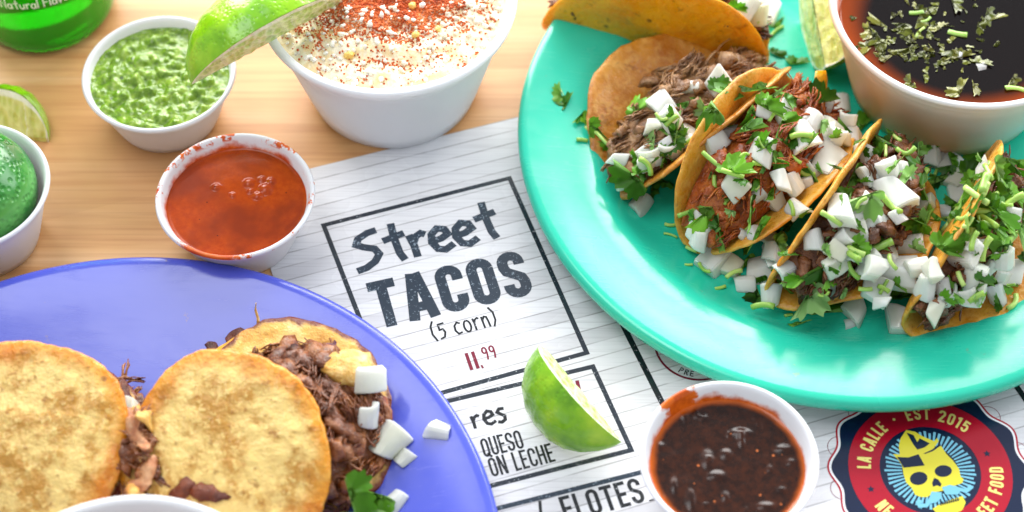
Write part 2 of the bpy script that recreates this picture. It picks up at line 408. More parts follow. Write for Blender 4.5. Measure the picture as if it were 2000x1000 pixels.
def caps(ch, wt):
    """condensed sans capitals, unit height; returns width, strokes (centre lines)"""
    h = wt / 2; W = .46; x0, x1, y0, y1 = h, W - h, h, 1 - h; xm = W / 2; rx = (x1 - x0) / 2; ry = rx * 1.05
    top = lambda a0, a1: arc(xm, y1 - ry, rx, ry, a0, a1); bot = lambda a0, a1: arc(xm, y0 + ry, rx, ry, a0, a1)
    D = {
        'T': (W, [[(xm, 0), (xm, 1 - wt)], [(0, y1), (W, y1)]]),
        'A': (.52, [[(h * .9, 0), (.26 - h * .35, 1)], [(.52 - h * .9, 0), (.26 + h * .35, 1)], [(.13, .27), (.39, .27)]]),
        'C': (W, [[(x1, .66)] + top(0, 180) + bot(180, 360) + [(x1, .34)]]),
        'O': (W, [top(0, 180) + bot(180, 360) + [(x1, y1 - ry)]]), '0': (W, [top(0, 180) + bot(180, 360) + [(x1, y1 - ry)]]),
        'Q': (W, [top(0, 180) + bot(180, 360) + [(x1, y1 - ry)], [(xm + .02, .2), (W + .01, -.04)]]),
        'S': (W, [[(x1, .70)] + top(0, 180) + [(x0, .68), (x0 + .03, .58), (xm, .5), (x1 - .03, .42), (x1, .32)] + bot(0, -180) + [(x0, .30)]]),
        'U': (W, [[(x0, 1)] + bot(180, 360) + [(x1, 1)]]),
        'E': (.40, [[(h, 0), (h, 1)], [(wt, y1), (.40, y1)], [(wt, .5), (.36, .5)], [(wt, y0), (.40, y0)]]),
        'F': (.40, [[(h, 0), (h, 1)], [(wt, y1), (.40, y1)], [(wt, .5), (.36, .5)]]),
        'L': (.38, [[(h, 0), (h, 1)], [(wt, y0), (.38, y0)]]),
        'N': (.48, [[(h, 0), (h, 1)], [(.48 - h, 0), (.48 - h, 1)], [(wt * .7, .98), (.48 - wt * .7, .02)]]),
        'H': (W, [[(x0, 0), (x0, 1)], [(x1, 0), (x1, 1)], [(wt, .5), (W - wt, .5)]]),
        'P': (W, [[(x0, 0), (x0, 1)], [(wt, y1), (xm, y1)] + arc(xm, .73, rx, .27 - h, 90, -90) + [(wt, .46 + h)]]),
        'R': (W, [[(x0, 0), (x0, 1)], [(wt, y1), (xm, y1)] + arc(xm, .75, rx, .25 - h, 90, -90) + [(wt, .5 + h)], [(xm, .5), (x1, 0)]]),
        'D': (W, [[(x0, 0), (x0, 1)], [(wt, y1), (xm, y1)] + arc(xm, y1 - ry, rx, ry, 90, 0) + arc(xm, y0 + ry, rx, ry, 0, -90) + [(wt, y0)]]),
        '1': (.26, [[(.17, 0), (.17, 1)], [(.0, .80), (.13, .93)]]),
        '2': (W, [[(x0, .72)] + top(180, 0) + [(x1, .64), (x0, y0 + .03)], [(0, y0), (W, y0)]]),
        '5': (W, [[(x1, y1), (x0, y1), (x0, .56), (xm, .62)] + arc(xm, .36, rx, .26, 70, 0) + bot(0, -180) + [(x0, .28)]]),
        '.': (.18, [[(0.02, h), (.16, h)]]), ' ': (.26, []), '_': (.4, [[(0, .02), (.4, .02)]]), '/': (.3, [[(0, 0), (.3, 1)]]),
    }
    return D[ch]
def hand(ch):
    """brush hand lettering, unit cap height"""
    D = {
        'S': (.62, [[(.60, .92), (.42, .90), (.20, .80), (.13, .66), (.26, .56), (.46, .46), (.52, .30), (.40, .14), (.20, .03), (.0, .0)]]),
        't': (.46, [[(.26, 1.0), (.24, .6), (.26, .2), (.32, .0)], [(.0, .60), (.46, .68)]]),
        'r': (.36, [[(.04, .60), (.08, .3), (.08, 0)], [(.08, .36), (.16, .52), (.28, .58), (.36, .52)]]),
        'e': (.46, [[(.06, .30), (.24, .32), (.40, .40), (.36, .54), (.22, .60), (.08, .48), (.04, .28), (.12, .08), (.26, .02), (.46, .12)]]),
        's': (.36, [[(.34, .56), (.16, .58), (.06, .46), (.18, .34), (.30, .24), (.28, .08), (.14, .0), (.0, .05)]]),
        'c': (.40, [[(.38, .52), (.22, .60), (.06, .46), (.04, .22), (.16, .04), (.38, .08)]]),
        'o': (.44, [arc(.22, .30, .18, .28, 90, 450, 16)]),
        'n': (.44, [[(.06, .58), (.08, 0)], [(.08, .38), (.20, .56), (.32, .52), (.36, .30), (.38, .0)]]),
        'a': (.44, [arc(.20, .28, .17, .26, 60, 420, 14), [(.38, .56), (.38, .1), (.44, .0)]]),
        'u': (.44, [[(.04, .56), (.06, .18), (.18, .02), (.32, .12), (.38, .3)], [(.38, .56), (.38, 0)]]),
        'l': (.14, [[(.06, 1), (.06, 0)]]), 'v': (.40, [[(.0, .56), (.18, 0), (.38, .56)]]),
        'N': (.56, [[(.05, 0), (.05, 1), (.48, 0), (.48, 1)]]), 'F': (.46, [[(.05, 0), (.05, .96), (.46, .96)], [(.05, .52), (.40, .52)]]),
        '5': (.44, [[(.42, .74), (.10, .72), (.10, .44), (.28, .46), (.36, .28), (.26, .06), (.02, .0)]]),
        '(': (.28, [[(.24, .95), (.08, .70), (.06, .30), (.22, -.06)]]), ')': (.28, [[(.02, .95), (.20, .66), (.20, .26), (.04, -.04)]]),
        '1': (.22, [[(.10, 1), (.12, 0)]]), '9': (.46, [arc(.20, .74, .16, .22, 0, 360, 12), [(.36, .74), (.36, .4), (.30, .0)]]),
        '.': (.18, [[(.06, .05), (.14, .07)]]), ' ': (.22, []), '/': (.2, [[(.02, 0), (.14, 1)]]),
    }
    return D[ch]
def layout(txt, font, wt, gap):
    x = 0; out = []
    for ch in txt:
        wd, st = (caps(ch, wt) if font == 'caps' else hand(ch))
        out.append((x, wd, st)); x += wd + gap
    return out, x - gap
def text(txt, p0, p1, hpx, font, wt, mat, parent, gap=.09, name='lettering', label=None, layer=1):
    """baseline runs between two points of the menu seen at pixels p0, p1; hpx = pixel of the cap top above p0"""
    a = pix(*p0, ZM); b = pix(*p1, ZM); H = (pix(*hpx, ZM) - a).length
    ex = (b - a); Lg = ex.length; ex.normalize(); ey = Vector((-ex.y, ex.x, 0))
    out, tot = layout(txt, font, wt, gap); sx = Lg / tot; polys = []
    for x, wd, st in out:
        for s_ in st:
            P = [a + ex * ((x + q[0]) * sx) + ey * (q[1] * H) for q in s_]
            polys += ribbon(P, wt * (sx * .6 + H * .4))
    return flat(name, polys, mat, layer, parent, label)
def rule(p0, p1, wd, mat=INK, parent=menu, layer=1, name='printed_rule'):
    a = pix(*p0, ZM); b = pix(*p1, ZM); return flat(name, ribbon([a, b], wd), mat, layer, parent)
def frame_line(pts, wd, name='printed_frame'):
    return flat(name, ribbon([pix(*p, ZM) for p in pts], wd), FRAMEINK, 1, menu)
frame_line([(800, 873), (632, 440), (995, 348), (1146, 689), (780, 790)], 1.9)
frame_line([(780, 806), (1158, 716), (1233, 879), (860, 974)], 1.9)
rule((960, 996), (1262, 920), 1.9)
rule((1150, 503), (1300, 800), 2.3, BLACKINK); rule((1525, 777), (1700, 735), 2.2, BLACKINK); rule((1940, 690), (2010, 790), 2.3, BLACKINK)
text('Street', (698, 530), (984, 462), (672, 458), 'hand', .16, INK, menu, .04, label='brush lettering reading Street')
text('TACOS', (739, 643), (1045, 574), (706, 556), 'caps', .185, INK, menu, .075, label='bold lettering reading TACOS')
text('(5 corn)', (847, 666), (974, 634), (834, 628), 'hand', .10, BLACKINK, menu, .10, label='hand lettering reading 5 corn')
text('11', (917, 724), (938, 719), (905, 691), 'hand', .17, MAROON, menu, .10, label='maroon price 11')
text('.', (938, 719), (946, 717), (930, 690), 'hand', .2, MAROON, menu, .1)
text('99', (946, 704), (972, 698), (936, 680), 'hand', .13, MAROON, menu, .10, label='maroon cents 99')
text('/', (1132, 769), (1141, 766), (1122, 745), 'hand', .18, MAROON, menu)
text('r', (925, 838), (942, 834), (905, 800), 'hand', .13, BLACKINK, menu)
text('es', (947, 832), (992, 822), (927, 790), 'hand', .13, BLACKINK, menu, .06)
text('QUESO', (947, 894), (1025, 875), (932, 859), 'caps', .13, BLACKINK, menu, .10, label='small capitals reading QUESO')
text('ON LECHE', (962, 932), (1086, 901), (946, 897), 'caps', .13, BLACKINK, menu, .10, label='small capitals reading ON LECHE')
text('ELOTES', (1106, 1020), (1262, 980), (1088, 972), 'caps', .14, BLACKINK, menu, .10, label='capitals reading ELOTES')
text('/', (1058, 1030), (1072, 1026), (1042, 982), 'caps', .12, BLACKINK, menu)
rule((1268, 978), (1286, 973), .6, BLACKINK)

# badge printed on the menu (zoomed pixel -> page)
def zp(x, y): return pix(1600 + x / 4.545, 780 + y / 4.545, ZM)
EC = zp(985, 632)
badge = flat('badge', [[EC + Vector((math.cos(t), math.sin(t), 0)) * (35.4 * (1 + .038 * math.cos(12 * (t - math.radians(178))))) for t in [2 * math.pi * i / 192 for i in range(192)]]], E_NAVY, 2, menu,
             'round scalloped navy and red badge with a yellow skull')
def ringpts(r, n=120, f=None):
    return [EC + Vector((math.cos(t), math.sin(t), 0)) * (f(t) if f else r) for t in [2 * math.pi * i / n for i in range(n)]]
sc_f = lambda k: (lambda t: (35.4 * (1 + .038 * math.cos(12 * (t - math.radians(178)))) + k))
flat('white_border', ribbon(ringpts(0, 240, sc_f(.45)), .9, True), E_WHITE, 1, badge)
flat('red_border', ribbon(ringpts(0, 240, sc_f(1.25)), .7, True), E_RED, 1.4, badge)
cps = []
for k in range(12):
    a = math.radians(178 + 15 + 30 * k); c = EC + Vector((math.cos(a), math.sin(a), 0)) * 34.2
    cps += ribbon([c + Vector((math.cos(t), math.sin(t), 0)) * 4.6 for t in [a - 1.15 + 2.3 * i / 14 for i in range(15)]], .25)
flat('thin_loop', cps, MAROON, 0.7, badge)
flat('red_ring', ribbon(ringpts(24.6), 11.6, True), E_RED, 3, badge)
rays = []
for i in range(56):
    a = 2 * math.pi * i / 56; da = 2 * math.pi / 56 * .26; r0, r1 = 10.5, 16.6 + .5 * math.sin(i * 2.3)
    rays.append([EC + Vector((math.cos(a + s_ * da), math.sin(a + s_ * da), 0)) * r for s_, r in ((-1, r0), (-1, r1), (1, r1), (1, r0))])
flat('ray', rays, E_BLUE, 3, badge)
def arc_text(txt, a0, a1, r, H, wt, inward=False, label=None):
    out, tot = layout(txt, 'caps', wt, .16); polys = []
    for x, wd, st in out:
        for s_ in st:
            P = []
            for q in s_:
                f = (x + q[0]) / tot; a = math.radians(a0 + (a1 - a0) * f)
                rr = r + (-(q[1] - .5) if inward else (q[1] - .5)) * H
                P.append(EC + Vector((math.cos(a), math.sin(a), 0)) * rr)
            polys += ribbon(P, wt * H)
    flat('badge_lettering', polys, E_PALE, 4, badge, label)
arc_text('LA CALLE', 178, 128, 24.6, 5.2, .17, label='cream letters reading LA CALLE')
arc_text('EST 2015', 105, 47, 24.6, 5.2, .17, label='cream letters reading EST 2015')
dot = EC + Vector((math.cos(math.radians(116.5)), math.sin(math.radians(116.5)), 0)) * 24.6
flat('badge_lettering', [[dot + Vector((math.cos(t), math.sin(t), 0)) * .6 for t in [i * .524 for i in range(12)]]], E_PALE, 4, badge)
arc_text('NE', 214, 226, 24.6, 5.2, .17, True); arc_text('EET FOOD', 312, 363, 24.6, 5.2, .17, True, label='cream letters reading EET FOOD')
for zx, zy in ((458, 800), (1488, 485)):
    c = zp(zx, zy)
    flat('badge_star', [[c + Vector((math.cos(t), math.sin(t), 0)) * (1.5 if i % 2 == 0 else .7) for i, t in enumerate([.3 + i * .628 for i in range(10)])]], E_NAVY, 4, badge)
SK = [(770, 275), (850, 290), (905, 325), (960, 350), (1020, 375), (1045, 345), (1060, 375), (1020, 430), (1080, 415), (1130, 490), (1190, 550), (1240, 620), (1255, 690), (1280, 710), (1270, 745), (1200, 770), (1180, 800), (1010, 830), (960, 870), (900, 870), (850, 850), (820, 790), (770, 740), (745, 660), (735, 590), (700, 540), (655, 490), (715, 490), (705, 420), (720, 350)]
flat('skull', [[zp(*p) for p in SK]], E_YEL, 4, badge, 'yellow skull wearing a folded paper hat')
flat('skull', [[zp(*p) for p in [(1005, 975), (1060, 940), (1180, 890), (1270, 860), (1300, 920), (1270, 985), (1180, 1030), (1060, 1030)]]], E_YEL, 4, badge, 'yellow jaw of the skull')
def ell(cx, cy, rx, ry, rot=0, n=24):
    o = []
    for i in range(n):
        t = 2 * math.pi * i / n; x, y = rx * math.cos(t), ry * math.sin(t)
        o.append(zp(cx + x * math.cos(rot) - y * math.sin(rot), cy + x * math.sin(rot) + y * math.cos(rot)))
    return o
flat('eye_socket', [ell(882, 705, 78, 58, -.15)], E_NAVY, 5, badge); flat('eye_socket', [ell(1100, 640, 76, 52, -.05)], E_NAVY, 5, badge)
flat('nose_hole', [[zp(*p) for p in [(1020, 700), (1055, 715), (1085, 755), (1075, 780), (1045, 765), (1010, 780), (1000, 745)]]], E_NAVY, 5, badge)
for pl in ([(775, 300), (835, 320), (870, 385), (890, 350), (980, 395), (935, 430), (870, 450), (835, 405)], [(690, 515), (790, 520), (880, 490), (935, 590), (850, 600), (750, 610)], [(925, 485), (1000, 450), (1070, 395), (1080, 412), (1010, 462), (940, 488)]):
    flat('hat_dark_patch', [[zp(*p) for p in pl]], E_NAVY, 5, badge)  # navy patches printed on the hat
MU = [[(1095, 800), (1160, 780), (1240, 800), (1300, 820), (1340, 790), (1325, 765)], [(1085, 850), (1010, 840), (985, 900), (950, 945), (890, 950), (875, 920), (905, 905)]]
flat('moustache', [q for m_ in MU for q in ribbon([zp(*p) for p in m_], 1.5)] + [[zp(*p) for p in [(1100, 810), (1180, 775), (1260, 810), (1230, 850), (1120, 850)]], [zp(*p) for p in [(1085, 830), (1020, 825), (980, 880), (985, 930), (1040, 920), (1085, 880)]]], E_BLUE, 6, badge)
flat('tooth_line', [q for i in range(9) for q in ribbon([zp(1075 + i * 19, 915 - i * 5), zp(1080 + i * 19, 948 - i * 5)], .35)] + ribbon([zp(1065, 935), zp(1245, 890)], .3), E_NAVY, 6, badge)
# second small seal, mostly under the mint plate
C2 = pix(1362, 672, ZM)
flat('seal_ring', ribbon([C2 + Vector((math.cos(t), math.sin(t), 0)) * 16.5 for t in [2 * math.pi * i / 90 for i in range(90)]], .9, True), MAROON, 1, menu)
_EC = EC; EC = C2; 
out, tot = layout('PRE', 'caps', .15, .14)
pl = []
for x, wd, st in out:
    for s_ in st:
        pl += ribbon([C2 + Vector((math.cos(a), math.sin(a), 0)) * rr for a, rr in [(math.radians(237 + 24 * (x + q[0]) / tot), 14.0 - (q[1] - .5) * 2.6) for q in s_]], .4)
flat('seal_lettering', pl, BLACKINK, 1, menu); EC = _EC

# ------------------------------------------------------------------ plates
def plate(name, c, prof, mat, label):
    vs, fs = lathe(prof, 160)
    o = mesh_at(name, (c.x, c.y, 0), shift(vs, (c.x, c.y, ZM + .1)), fs, mat); return tag(o, label, 'plate')
GC = Vector((163.9, 63.4, 0)) * (775 / 930); GR = 161.1 * 775 / 930
GP = [(0, 3.6), (60, 3.6), (84, 3.7), (90, 4.3), (95, 6.0), (99, 8.6), (102.5, 11.0), (106, 12.3), (112, 13.2), (122, 14.8), (GR - 4.5, 16.4), (GR - 2.2, 16.6), (GR - .6, 15.7), (GR, 13.8), (GR - .4, 11.6), (GR - 2.0, 11.0), (GR - 3, 12.6), (118, 11.0), (106, 8.6), (99, 4.5), (95, 1.6), (90, 0.4), (86, 0), (82, 0), (81, .8), (0, .8)]
gplate = plate('plate', GC, GP, GREENP, 'large round mint green plate holding the open tacos and broth cup')
PC = Vector((-171.9, -184.3, 0)) * (775 / 930); PR = 169.4 * 775 / 930
PP = [(0, 3.6), (70, 3.7), (88, 4.6), (100, 6.8), (112, 10.2), (122, 13.4), (130, 15.6), (PR - 4.6, 17.0), (PR - 2, 17.4), (PR - .4, 16.4), (PR, 15.0), (PR - .6, 13.6), (PR - 2.6, 13.3), (128, 12.4), (116, 8.6), (102, 3.6), (94, 1.2), (88, 0), (84, 0), (83, .8), (0, .8)]
pplate = plate('plate', PC, PP, PURPLE, 'round periwinkle blue plate with the griddled tacos at lower left')
ZG = 4.1; ZP = 4.1

# ------------------------------------------------------------------ cups and bowls
def rim_attr(me, z_in):
    """mark the inside wall of a lathed cup"""
    at = me.attributes.new('inner', 'FLOAT', 'POINT')
    return at
def cup(name, c, zb, R, rb, H, mat, label, cat='cup', seg=96, ridge=True, group=None, lip=1.6):
    t = 0.9
    outer = [(0, .5), (rb * .8, .5), (rb - 2, .0), (rb, .7)]
    k = 6
    for i in range(1, k): outer.append((rb + (R - lip - rb) * i / k, H * i / k * .93))
    if ridge: outer += [(R - lip - .5, H * .86), (R - lip + .3, H * .88), (R - lip + .2, H * .93)]
    outer += [(R - .5, H * .945), (R, H - 1.2), (R - .35, H - .3), (R - 1.0, H), (R - lip - .2, H - .4)]
    n_out = len(outer)
    inner = [(R - lip - t, H - 1.6)]
    for i in range(k - 1, 0, -1): inner.append((rb + (R - lip - rb) * i / k - t, H * i / k * .93))
    inner += [(rb - 1.5, 1.6), (0, 1.5)]
    vs, fs = lathe(outer + inner, seg)
    org = (c.x, c.y, zb)
    o = mesh_at(name, org, shift(vs, org), fs, mat)
    at = o.data.attributes.new('inner', 'FLOAT', 'POINT')
    cnt = 1 + seg * (n_out - 2)
    d = [0.0] * len(vs)
    for i in range(cnt, len(vs)): d[i] = 1.0
    at.data.foreach_set('value', d)
    return tag(o, label, cat, group)
def inner_r(R, rb, H, z, lip=1.6): return rb + (R - lip - rb) * min(1, z / (H * .93)) - .9
def surface(name, c, z, R, mat, f, label, cat, rings=44, seg=120, men=.5):
    """sauce surface: disc with relief f(x, y), meniscus and a closed underside"""
    prof = [(R * (i / rings) ** .9, 0) for i in range(rings + 1)]
    vs, fs = lathe(prof, seg); out = []
    for v in vs:
        r = math.hypot(v[0], v[1]); e = max(0, (r / R - .93) / .07)
        out.append(Vector((c.x + v[0], c.y + v[1], z + f(v[0], v[1]) * (1 - e * .8) + men * e * e)))
    b = len(out); out.append(Vector((c.x, c.y, z - 4)))
    for k in range(seg): out.append(Vector((c.x + (R - 1.6) * math.cos(6.28319 * k / seg), c.y + (R - 1.6) * math.sin(6.28319 * k / seg), z - 4)))
    last = 1 + (rings - 1) * seg
    for k in range(seg):
        k2 = (k + 1) % seg
        fs.append([last + k, b + 1 + k, b + 1 + k2, last + k2]); fs.append([b, b + 1 + k2, b + 1 + k])
    fs = [f_ for f_ in fs]
    o = mesh_at(name, (c.x, c.y, z), out, fs, mat); return tag(o, label, cat)
HC, RC, RB = 27.5, 31.3, 20.5     # small portion cups
def rimc(x, y, z): return pix(x, y, z)

# green salsa
c = rimc(310, 140, HC); cup('portion_cup', c, 0, 32, 21.5, HC, WHITE, 'white plastic cup of chunky green salsa beside the corn bowl', group='small sauce cups')
s = N('green_salsa'); n = s.noise(260, 4, .65); v_ = s.vor(230)
col = s.ramp(n, [(.3, lin(78, 112, 18)), (.5, lin(118, 152, 40)), (.7, lin(162, 188, 80))])
col = s.mix(s.math('SUBTRACT', 1.0, s.smooth(s.vor(110), .07, .12)), col, lin(70, 96, 24))
s.set(col, .1, .5, sss=.2, sssr=(.6, 1, .3)); s.bump(n, .5, .0012)
_gr = random.Random(9); GB = [(_gr.uniform(-31, 31), _gr.uniform(-31, 31), _gr.uniform(.9, 2.3), _gr.uniform(.75, 1.35), _gr.uniform(.5, 1.3)) for _ in range(300)]
GB = [g for g in GB if g[0] ** 2 + g[1] ** 2 < 900]
def green_f(x, y):
    h = .9 * fr((x, y, 0), .08)
    for bx, by, br, st, hh in GB:
        dx = x - bx
        if abs(dx) > 4: continue
        dy = y - by
        if abs(dy) > 4: continue
        d2 = (dx * st) ** 2 + (dy / st) ** 2; lim = br * br * 1.5
        if d2 < lim: h = max(h, .5 * h + hh * br * .75 * (1 - d2 / lim) ** .8)
    return h + .15 * nz((x, y, 6), 1.1)
surface('green_salsa', c, 23.0, inner_r(32, 21.5, HC, 23.0) + .3, s.m, green_f, 'chunky light green salsa filling the cup behind', 'salsa', 70, 200)
# red salsa
c = rimc(459, 379, HC)
RED1, RED2 = lin(214, 84, 14), lin(190, 60, 10)
cup('portion_cup', c, ZM * .5, 31.6, 21, HC, m_stained('red_smeared_plastic', 20.8, 24.4, lin(232, 110, 20), lin(210, 74, 4), 1.0, dirs=(.53, .58), drip=(-8, -30, 13, 25.6)), 'white plastic cup of smooth red salsa with orange smears on its rim', 'cup', group='small sauce cups')
s = N('red_salsa'); n = s.noise(300, 4, .7); n2 = s.noise(40, 3)
col = s.mix(s.smooth(n, .3, .7), lin(158, 52, 0), lin(178, 68, 2)); col = s.mix(s.smooth(n2, .4, .65), col, lin(134, 44, 3))
col = s.mix(s.math('SUBTRACT', 1.0, s.smooth(s.vor(150), .04, .07)), col, lin(84, 24, 4))
s.set(col, .2, .3, sss=.06, sssr=(1, .3, .1)); s.bump(n, .05, .0004)
def red_f(x, y):
    h = .10 * fr((x, y, 1), .06)
    for bx, by, br in ((4, 10, 1.6), (11, 7, 2.0), (8, 3.5, 1.4), (-9, 8, 1.3), (13, 11, 1.2), (5, 6, 1.0), (9, 12, 1.0), (-2, 4, .9)):
        d = math.hypot(x - bx, y - by); h += max(0, br * (1 - (d / (br * 1.6)) ** 2)) * .7
    return h
surface('red_salsa', c, 21.6, inner_r(31.6, 21, HC, 21.6) + .3, s.m, red_f, 'smooth brick red salsa with a few bubbles', 'salsa', 60, 160)
# dark salsa
c = rimc(1424, 892, HC)
cup('portion_cup', c, ZM, 32.4, 21.5, HC, m_stained('dark_smeared_plastic', 19.8, 23.0, lin(226, 112, 20), lin(200, 84, 4), 1.0, dirs=None, drip=(-17, 25, 7.5, 18)), 'white plastic cup of dark brown salsa standing on the menu', 'cup', group='small sauce cups')
s = N('dark_salsa'); n = s.noise(240, 4, .7); n2 = s.noise(90, 3)
col = s.mix(s.smooth(n, .35, .7), lin(32, 12, 5), lin(58, 25, 9))
col = s.mix(s.math('SUBTRACT', 1.0, s.smooth(s.vor(170), .06, .11)), col, lin(176, 96, 50))
x, y, z = s.xyz(); rr_ = s.math('SQRT', s.math('ADD', s.math('MULTIPLY', x, x), s.math('MULTIPLY', y, y)))
col = s.mix(s.smooth(s.math('ADD', rr_, s.math('MULTIPLY', n2, .003)), .0265, .0305), col, lin(206, 96, 14))
s.set(col, .2, .35); s.bump(n, .08, .0006)
_dr = random.Random(5); DB = [(_dr.uniform(-24, 24), _dr.uniform(-24, 24), _dr.uniform(.9, 2.6), _dr.uniform(.6, 1.7)) for _ in range(26)] + [(-7, 3, 3.0, 1.3), (-4, -4, 2.6, .8), (0, 5, 2.2, 1), (6, 14, 2.6, .7)]
def dark_f(x, y):
    h = .25 * fr((x, y, 9), .07)
    for bx, by, br, st in DB:
        d2 = ((x - bx) * st) ** 2 + ((y - by) / st) ** 2
        if d2 < br * br * 2.2: h += .24 * br * (1 - d2 / (br * br * 2.2)) ** 2
    return h 
surface('dark_salsa', c, 20.5, inner_r(32.4, 21.5, HC, 20.5) + .3, s.m, dark_f, 'dark brown roasted chile salsa with small glossy lumps', 'salsa', 64, 180)

# corn bowl
HB, RBW = 56, 53
c = rimc(757, -8, HB); CORN = c.copy()
cup('bowl', c, 0, RBW, 35, HB, FOAM, 'large white foam bowl of corn salad dusted with chili powder', 'bowl', 128, True, None, 3.2)
Rs = inner_r(RBW, 35, HB, 49, 3.2)
corn = empty('corn_salad', (c.x, c.y, 44), 'creamy white corn salad under red chili powder in the foam bowl', 'corn salad')
s = N('corn_cream'); n = s.noise(160, 4, .7); x, y, z = s.xyz()
col = s.mix(s.smooth(n, .4, .62), lin(252, 240, 212), lin(248, 220, 166)); chm = s.noise(420, 3, .8)
gx = s.math('MULTIPLY', s.math('SUBTRACT', x, .001), 1 / .027); gy = s.math('MULTIPLY', s.math('ADD', y, .004), 1 / .018)
gg = s.math('ADD', s.math('MULTIPLY', gx, gx), s.math('MULTIPLY', gy, gy))
mk_ = s.math('ADD', s.math('SUBTRACT', 1.0, gg), s.math('MULTIPLY', s.math('SUBTRACT', s.noise(260, 4, .75), .5), 3.0))
col = s.mix(s.math('MULTIPLY', s.smooth(mk_, -.1, 1.2), .85), col, lin(206, 96, 48))
s.set(col, .45, .4, sss=.2); s.bump(n, .6, .0015); CREAM = s.m
def corn_h(x, y): return 50 + 7.0 * (1 - (x * x + y * y) / (Rs * Rs)) + 2.2 * fr((x, y, 2), .11) + .9 * nz((x, y, 4), .45)
prof = [(Rs * i / 40, 0) for i in range(41)]; vs, fs = lathe(prof, 120)
vs = [Vector((c.x + v[0], c.y + v[1], corn_h(v[0], v[1]))) for v in vs]
mesh_at('cream', (c.x, c.y, 44), vs, fs, CREAM, corn)
CH_ = m_meat('cotija_crumb', lin(244, 232, 206), lin(252, 246, 230), lin(255, 252, 244), .6)
KERN = m_meat('corn_kernel', lin(240, 190, 80), lin(248, 214, 120), lin(252, 234, 170), .3)
CHILI = m_meat('chili_powder', lin(172, 58, 14), lin(214, 98, 36), lin(236, 148, 84), .8)
R_ = random.Random(3)
def scatter(nm, mat, count, rmin, rmax, fn, seedoff, jit=.35):
    vs, fs = [], []; k = 0
    while k < count:
        x, y = R_.uniform(-Rs, Rs), R_.uniform(-Rs, Rs)
        if x * x + y * y > (Rs - 2) ** 2 or y > 20 or R_.random() > fn(x, y): continue
        r = R_.uniform(rmin, rmax); blob((c.x + x, c.y + y, corn_h(x, y) + r * .25), r, vs, fs, jit, (1.2, .9, .8)); k += 1
    o = mesh_at(nm, (c.x, c.y, 44), vs, fs, mat, corn); o['kind'] = 'stuff'
scatter('cheese_crumb', CH_, 420, .4, 1.5, lambda x, y: 1, 0)
scatter('corn_kernel', KERN, 6, 1.6, 2.6, lambda x, y: .3 + .7 * (x > 20), 0, .15)
scatter('chili_powder', CHILI, 8500, .18, .6, lambda x, y: min(1, max(.04, 1.3 * math.exp(-((x - 1) / 27) ** 2 - ((y + 4) / 17) ** 2) + .35 * nz((x, y, 1), .13) - .05)), 0)

# broth cup on the mint plate
HQ, RQ = 50, 56
c = rimc(1887, 5, ZG + HQ); BROTH = c.copy()
s = N('broth_stain_glow_foam'); co = s.coord(); x, y, z = s.xyz(co); n2 = s.noise(30, 3, .6, co); n = s.noise(150, 4, .7, co)
inn = s.attr('inner')
ring = s.math('MULTIPLY', inn, s.math('SUBTRACT', 1.0, s.smooth(s.math('ADD', z, s.math('MULTIPLY', s.math('SUBTRACT', n, .5), .006)), .036, .0475)))
broth_glow = s.math('SUBTRACT', 1.0, s.smooth(s.math('ADD', s.math('ADD', z, s.math('MULTIPLY', x, .7)), s.math('MULTIPLY', s.math('SUBTRACT', n2, .5), .02)), 0.0, .034))  # broth glowing through the wall, painted as orange on the outer side
broth_glow = s.math('MULTIPLY', broth_glow, s.math('SUBTRACT', 1.0, inn))
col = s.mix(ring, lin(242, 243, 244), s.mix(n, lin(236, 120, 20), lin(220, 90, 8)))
col = s.mix(s.math('MULTIPLY', broth_glow, .75), col, lin(250, 166, 60))
s.set(col, .38, .45); s.bump(s.vor(600), .04, .0004); s.translucent(lin(245, 240, 232), .12)
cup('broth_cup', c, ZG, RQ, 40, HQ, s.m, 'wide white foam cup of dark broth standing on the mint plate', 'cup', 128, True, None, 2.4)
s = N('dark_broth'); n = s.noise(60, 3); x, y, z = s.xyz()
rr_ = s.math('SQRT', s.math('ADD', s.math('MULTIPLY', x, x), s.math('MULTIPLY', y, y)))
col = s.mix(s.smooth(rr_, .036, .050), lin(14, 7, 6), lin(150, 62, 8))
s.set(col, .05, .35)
RBi = inner_r(RQ, 40, HQ, 37, 2.4) + .4
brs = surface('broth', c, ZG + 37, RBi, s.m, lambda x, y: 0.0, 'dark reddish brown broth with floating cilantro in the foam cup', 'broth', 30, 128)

# bowl at the lower left edge
c = rimc(236, 1272, ZP + 44)
cup('bowl', c, ZP, 58, 42, 44, FOAM, 'white foam bowl cut off by the bottom left frame edge', 'bowl', 128, True, None, 2.4)
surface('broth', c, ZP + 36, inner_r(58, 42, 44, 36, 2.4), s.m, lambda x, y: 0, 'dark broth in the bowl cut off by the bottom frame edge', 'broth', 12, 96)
# cup with lime at the left edge
HL = 34
c = rimc(-66, 362, HL); LCUP = c.copy()
cup('portion_cup', c, 0, 32.5, 22, HL, WHITE, 'white plastic cup at the left edge holding a dark green lime', group='small sauce cups')

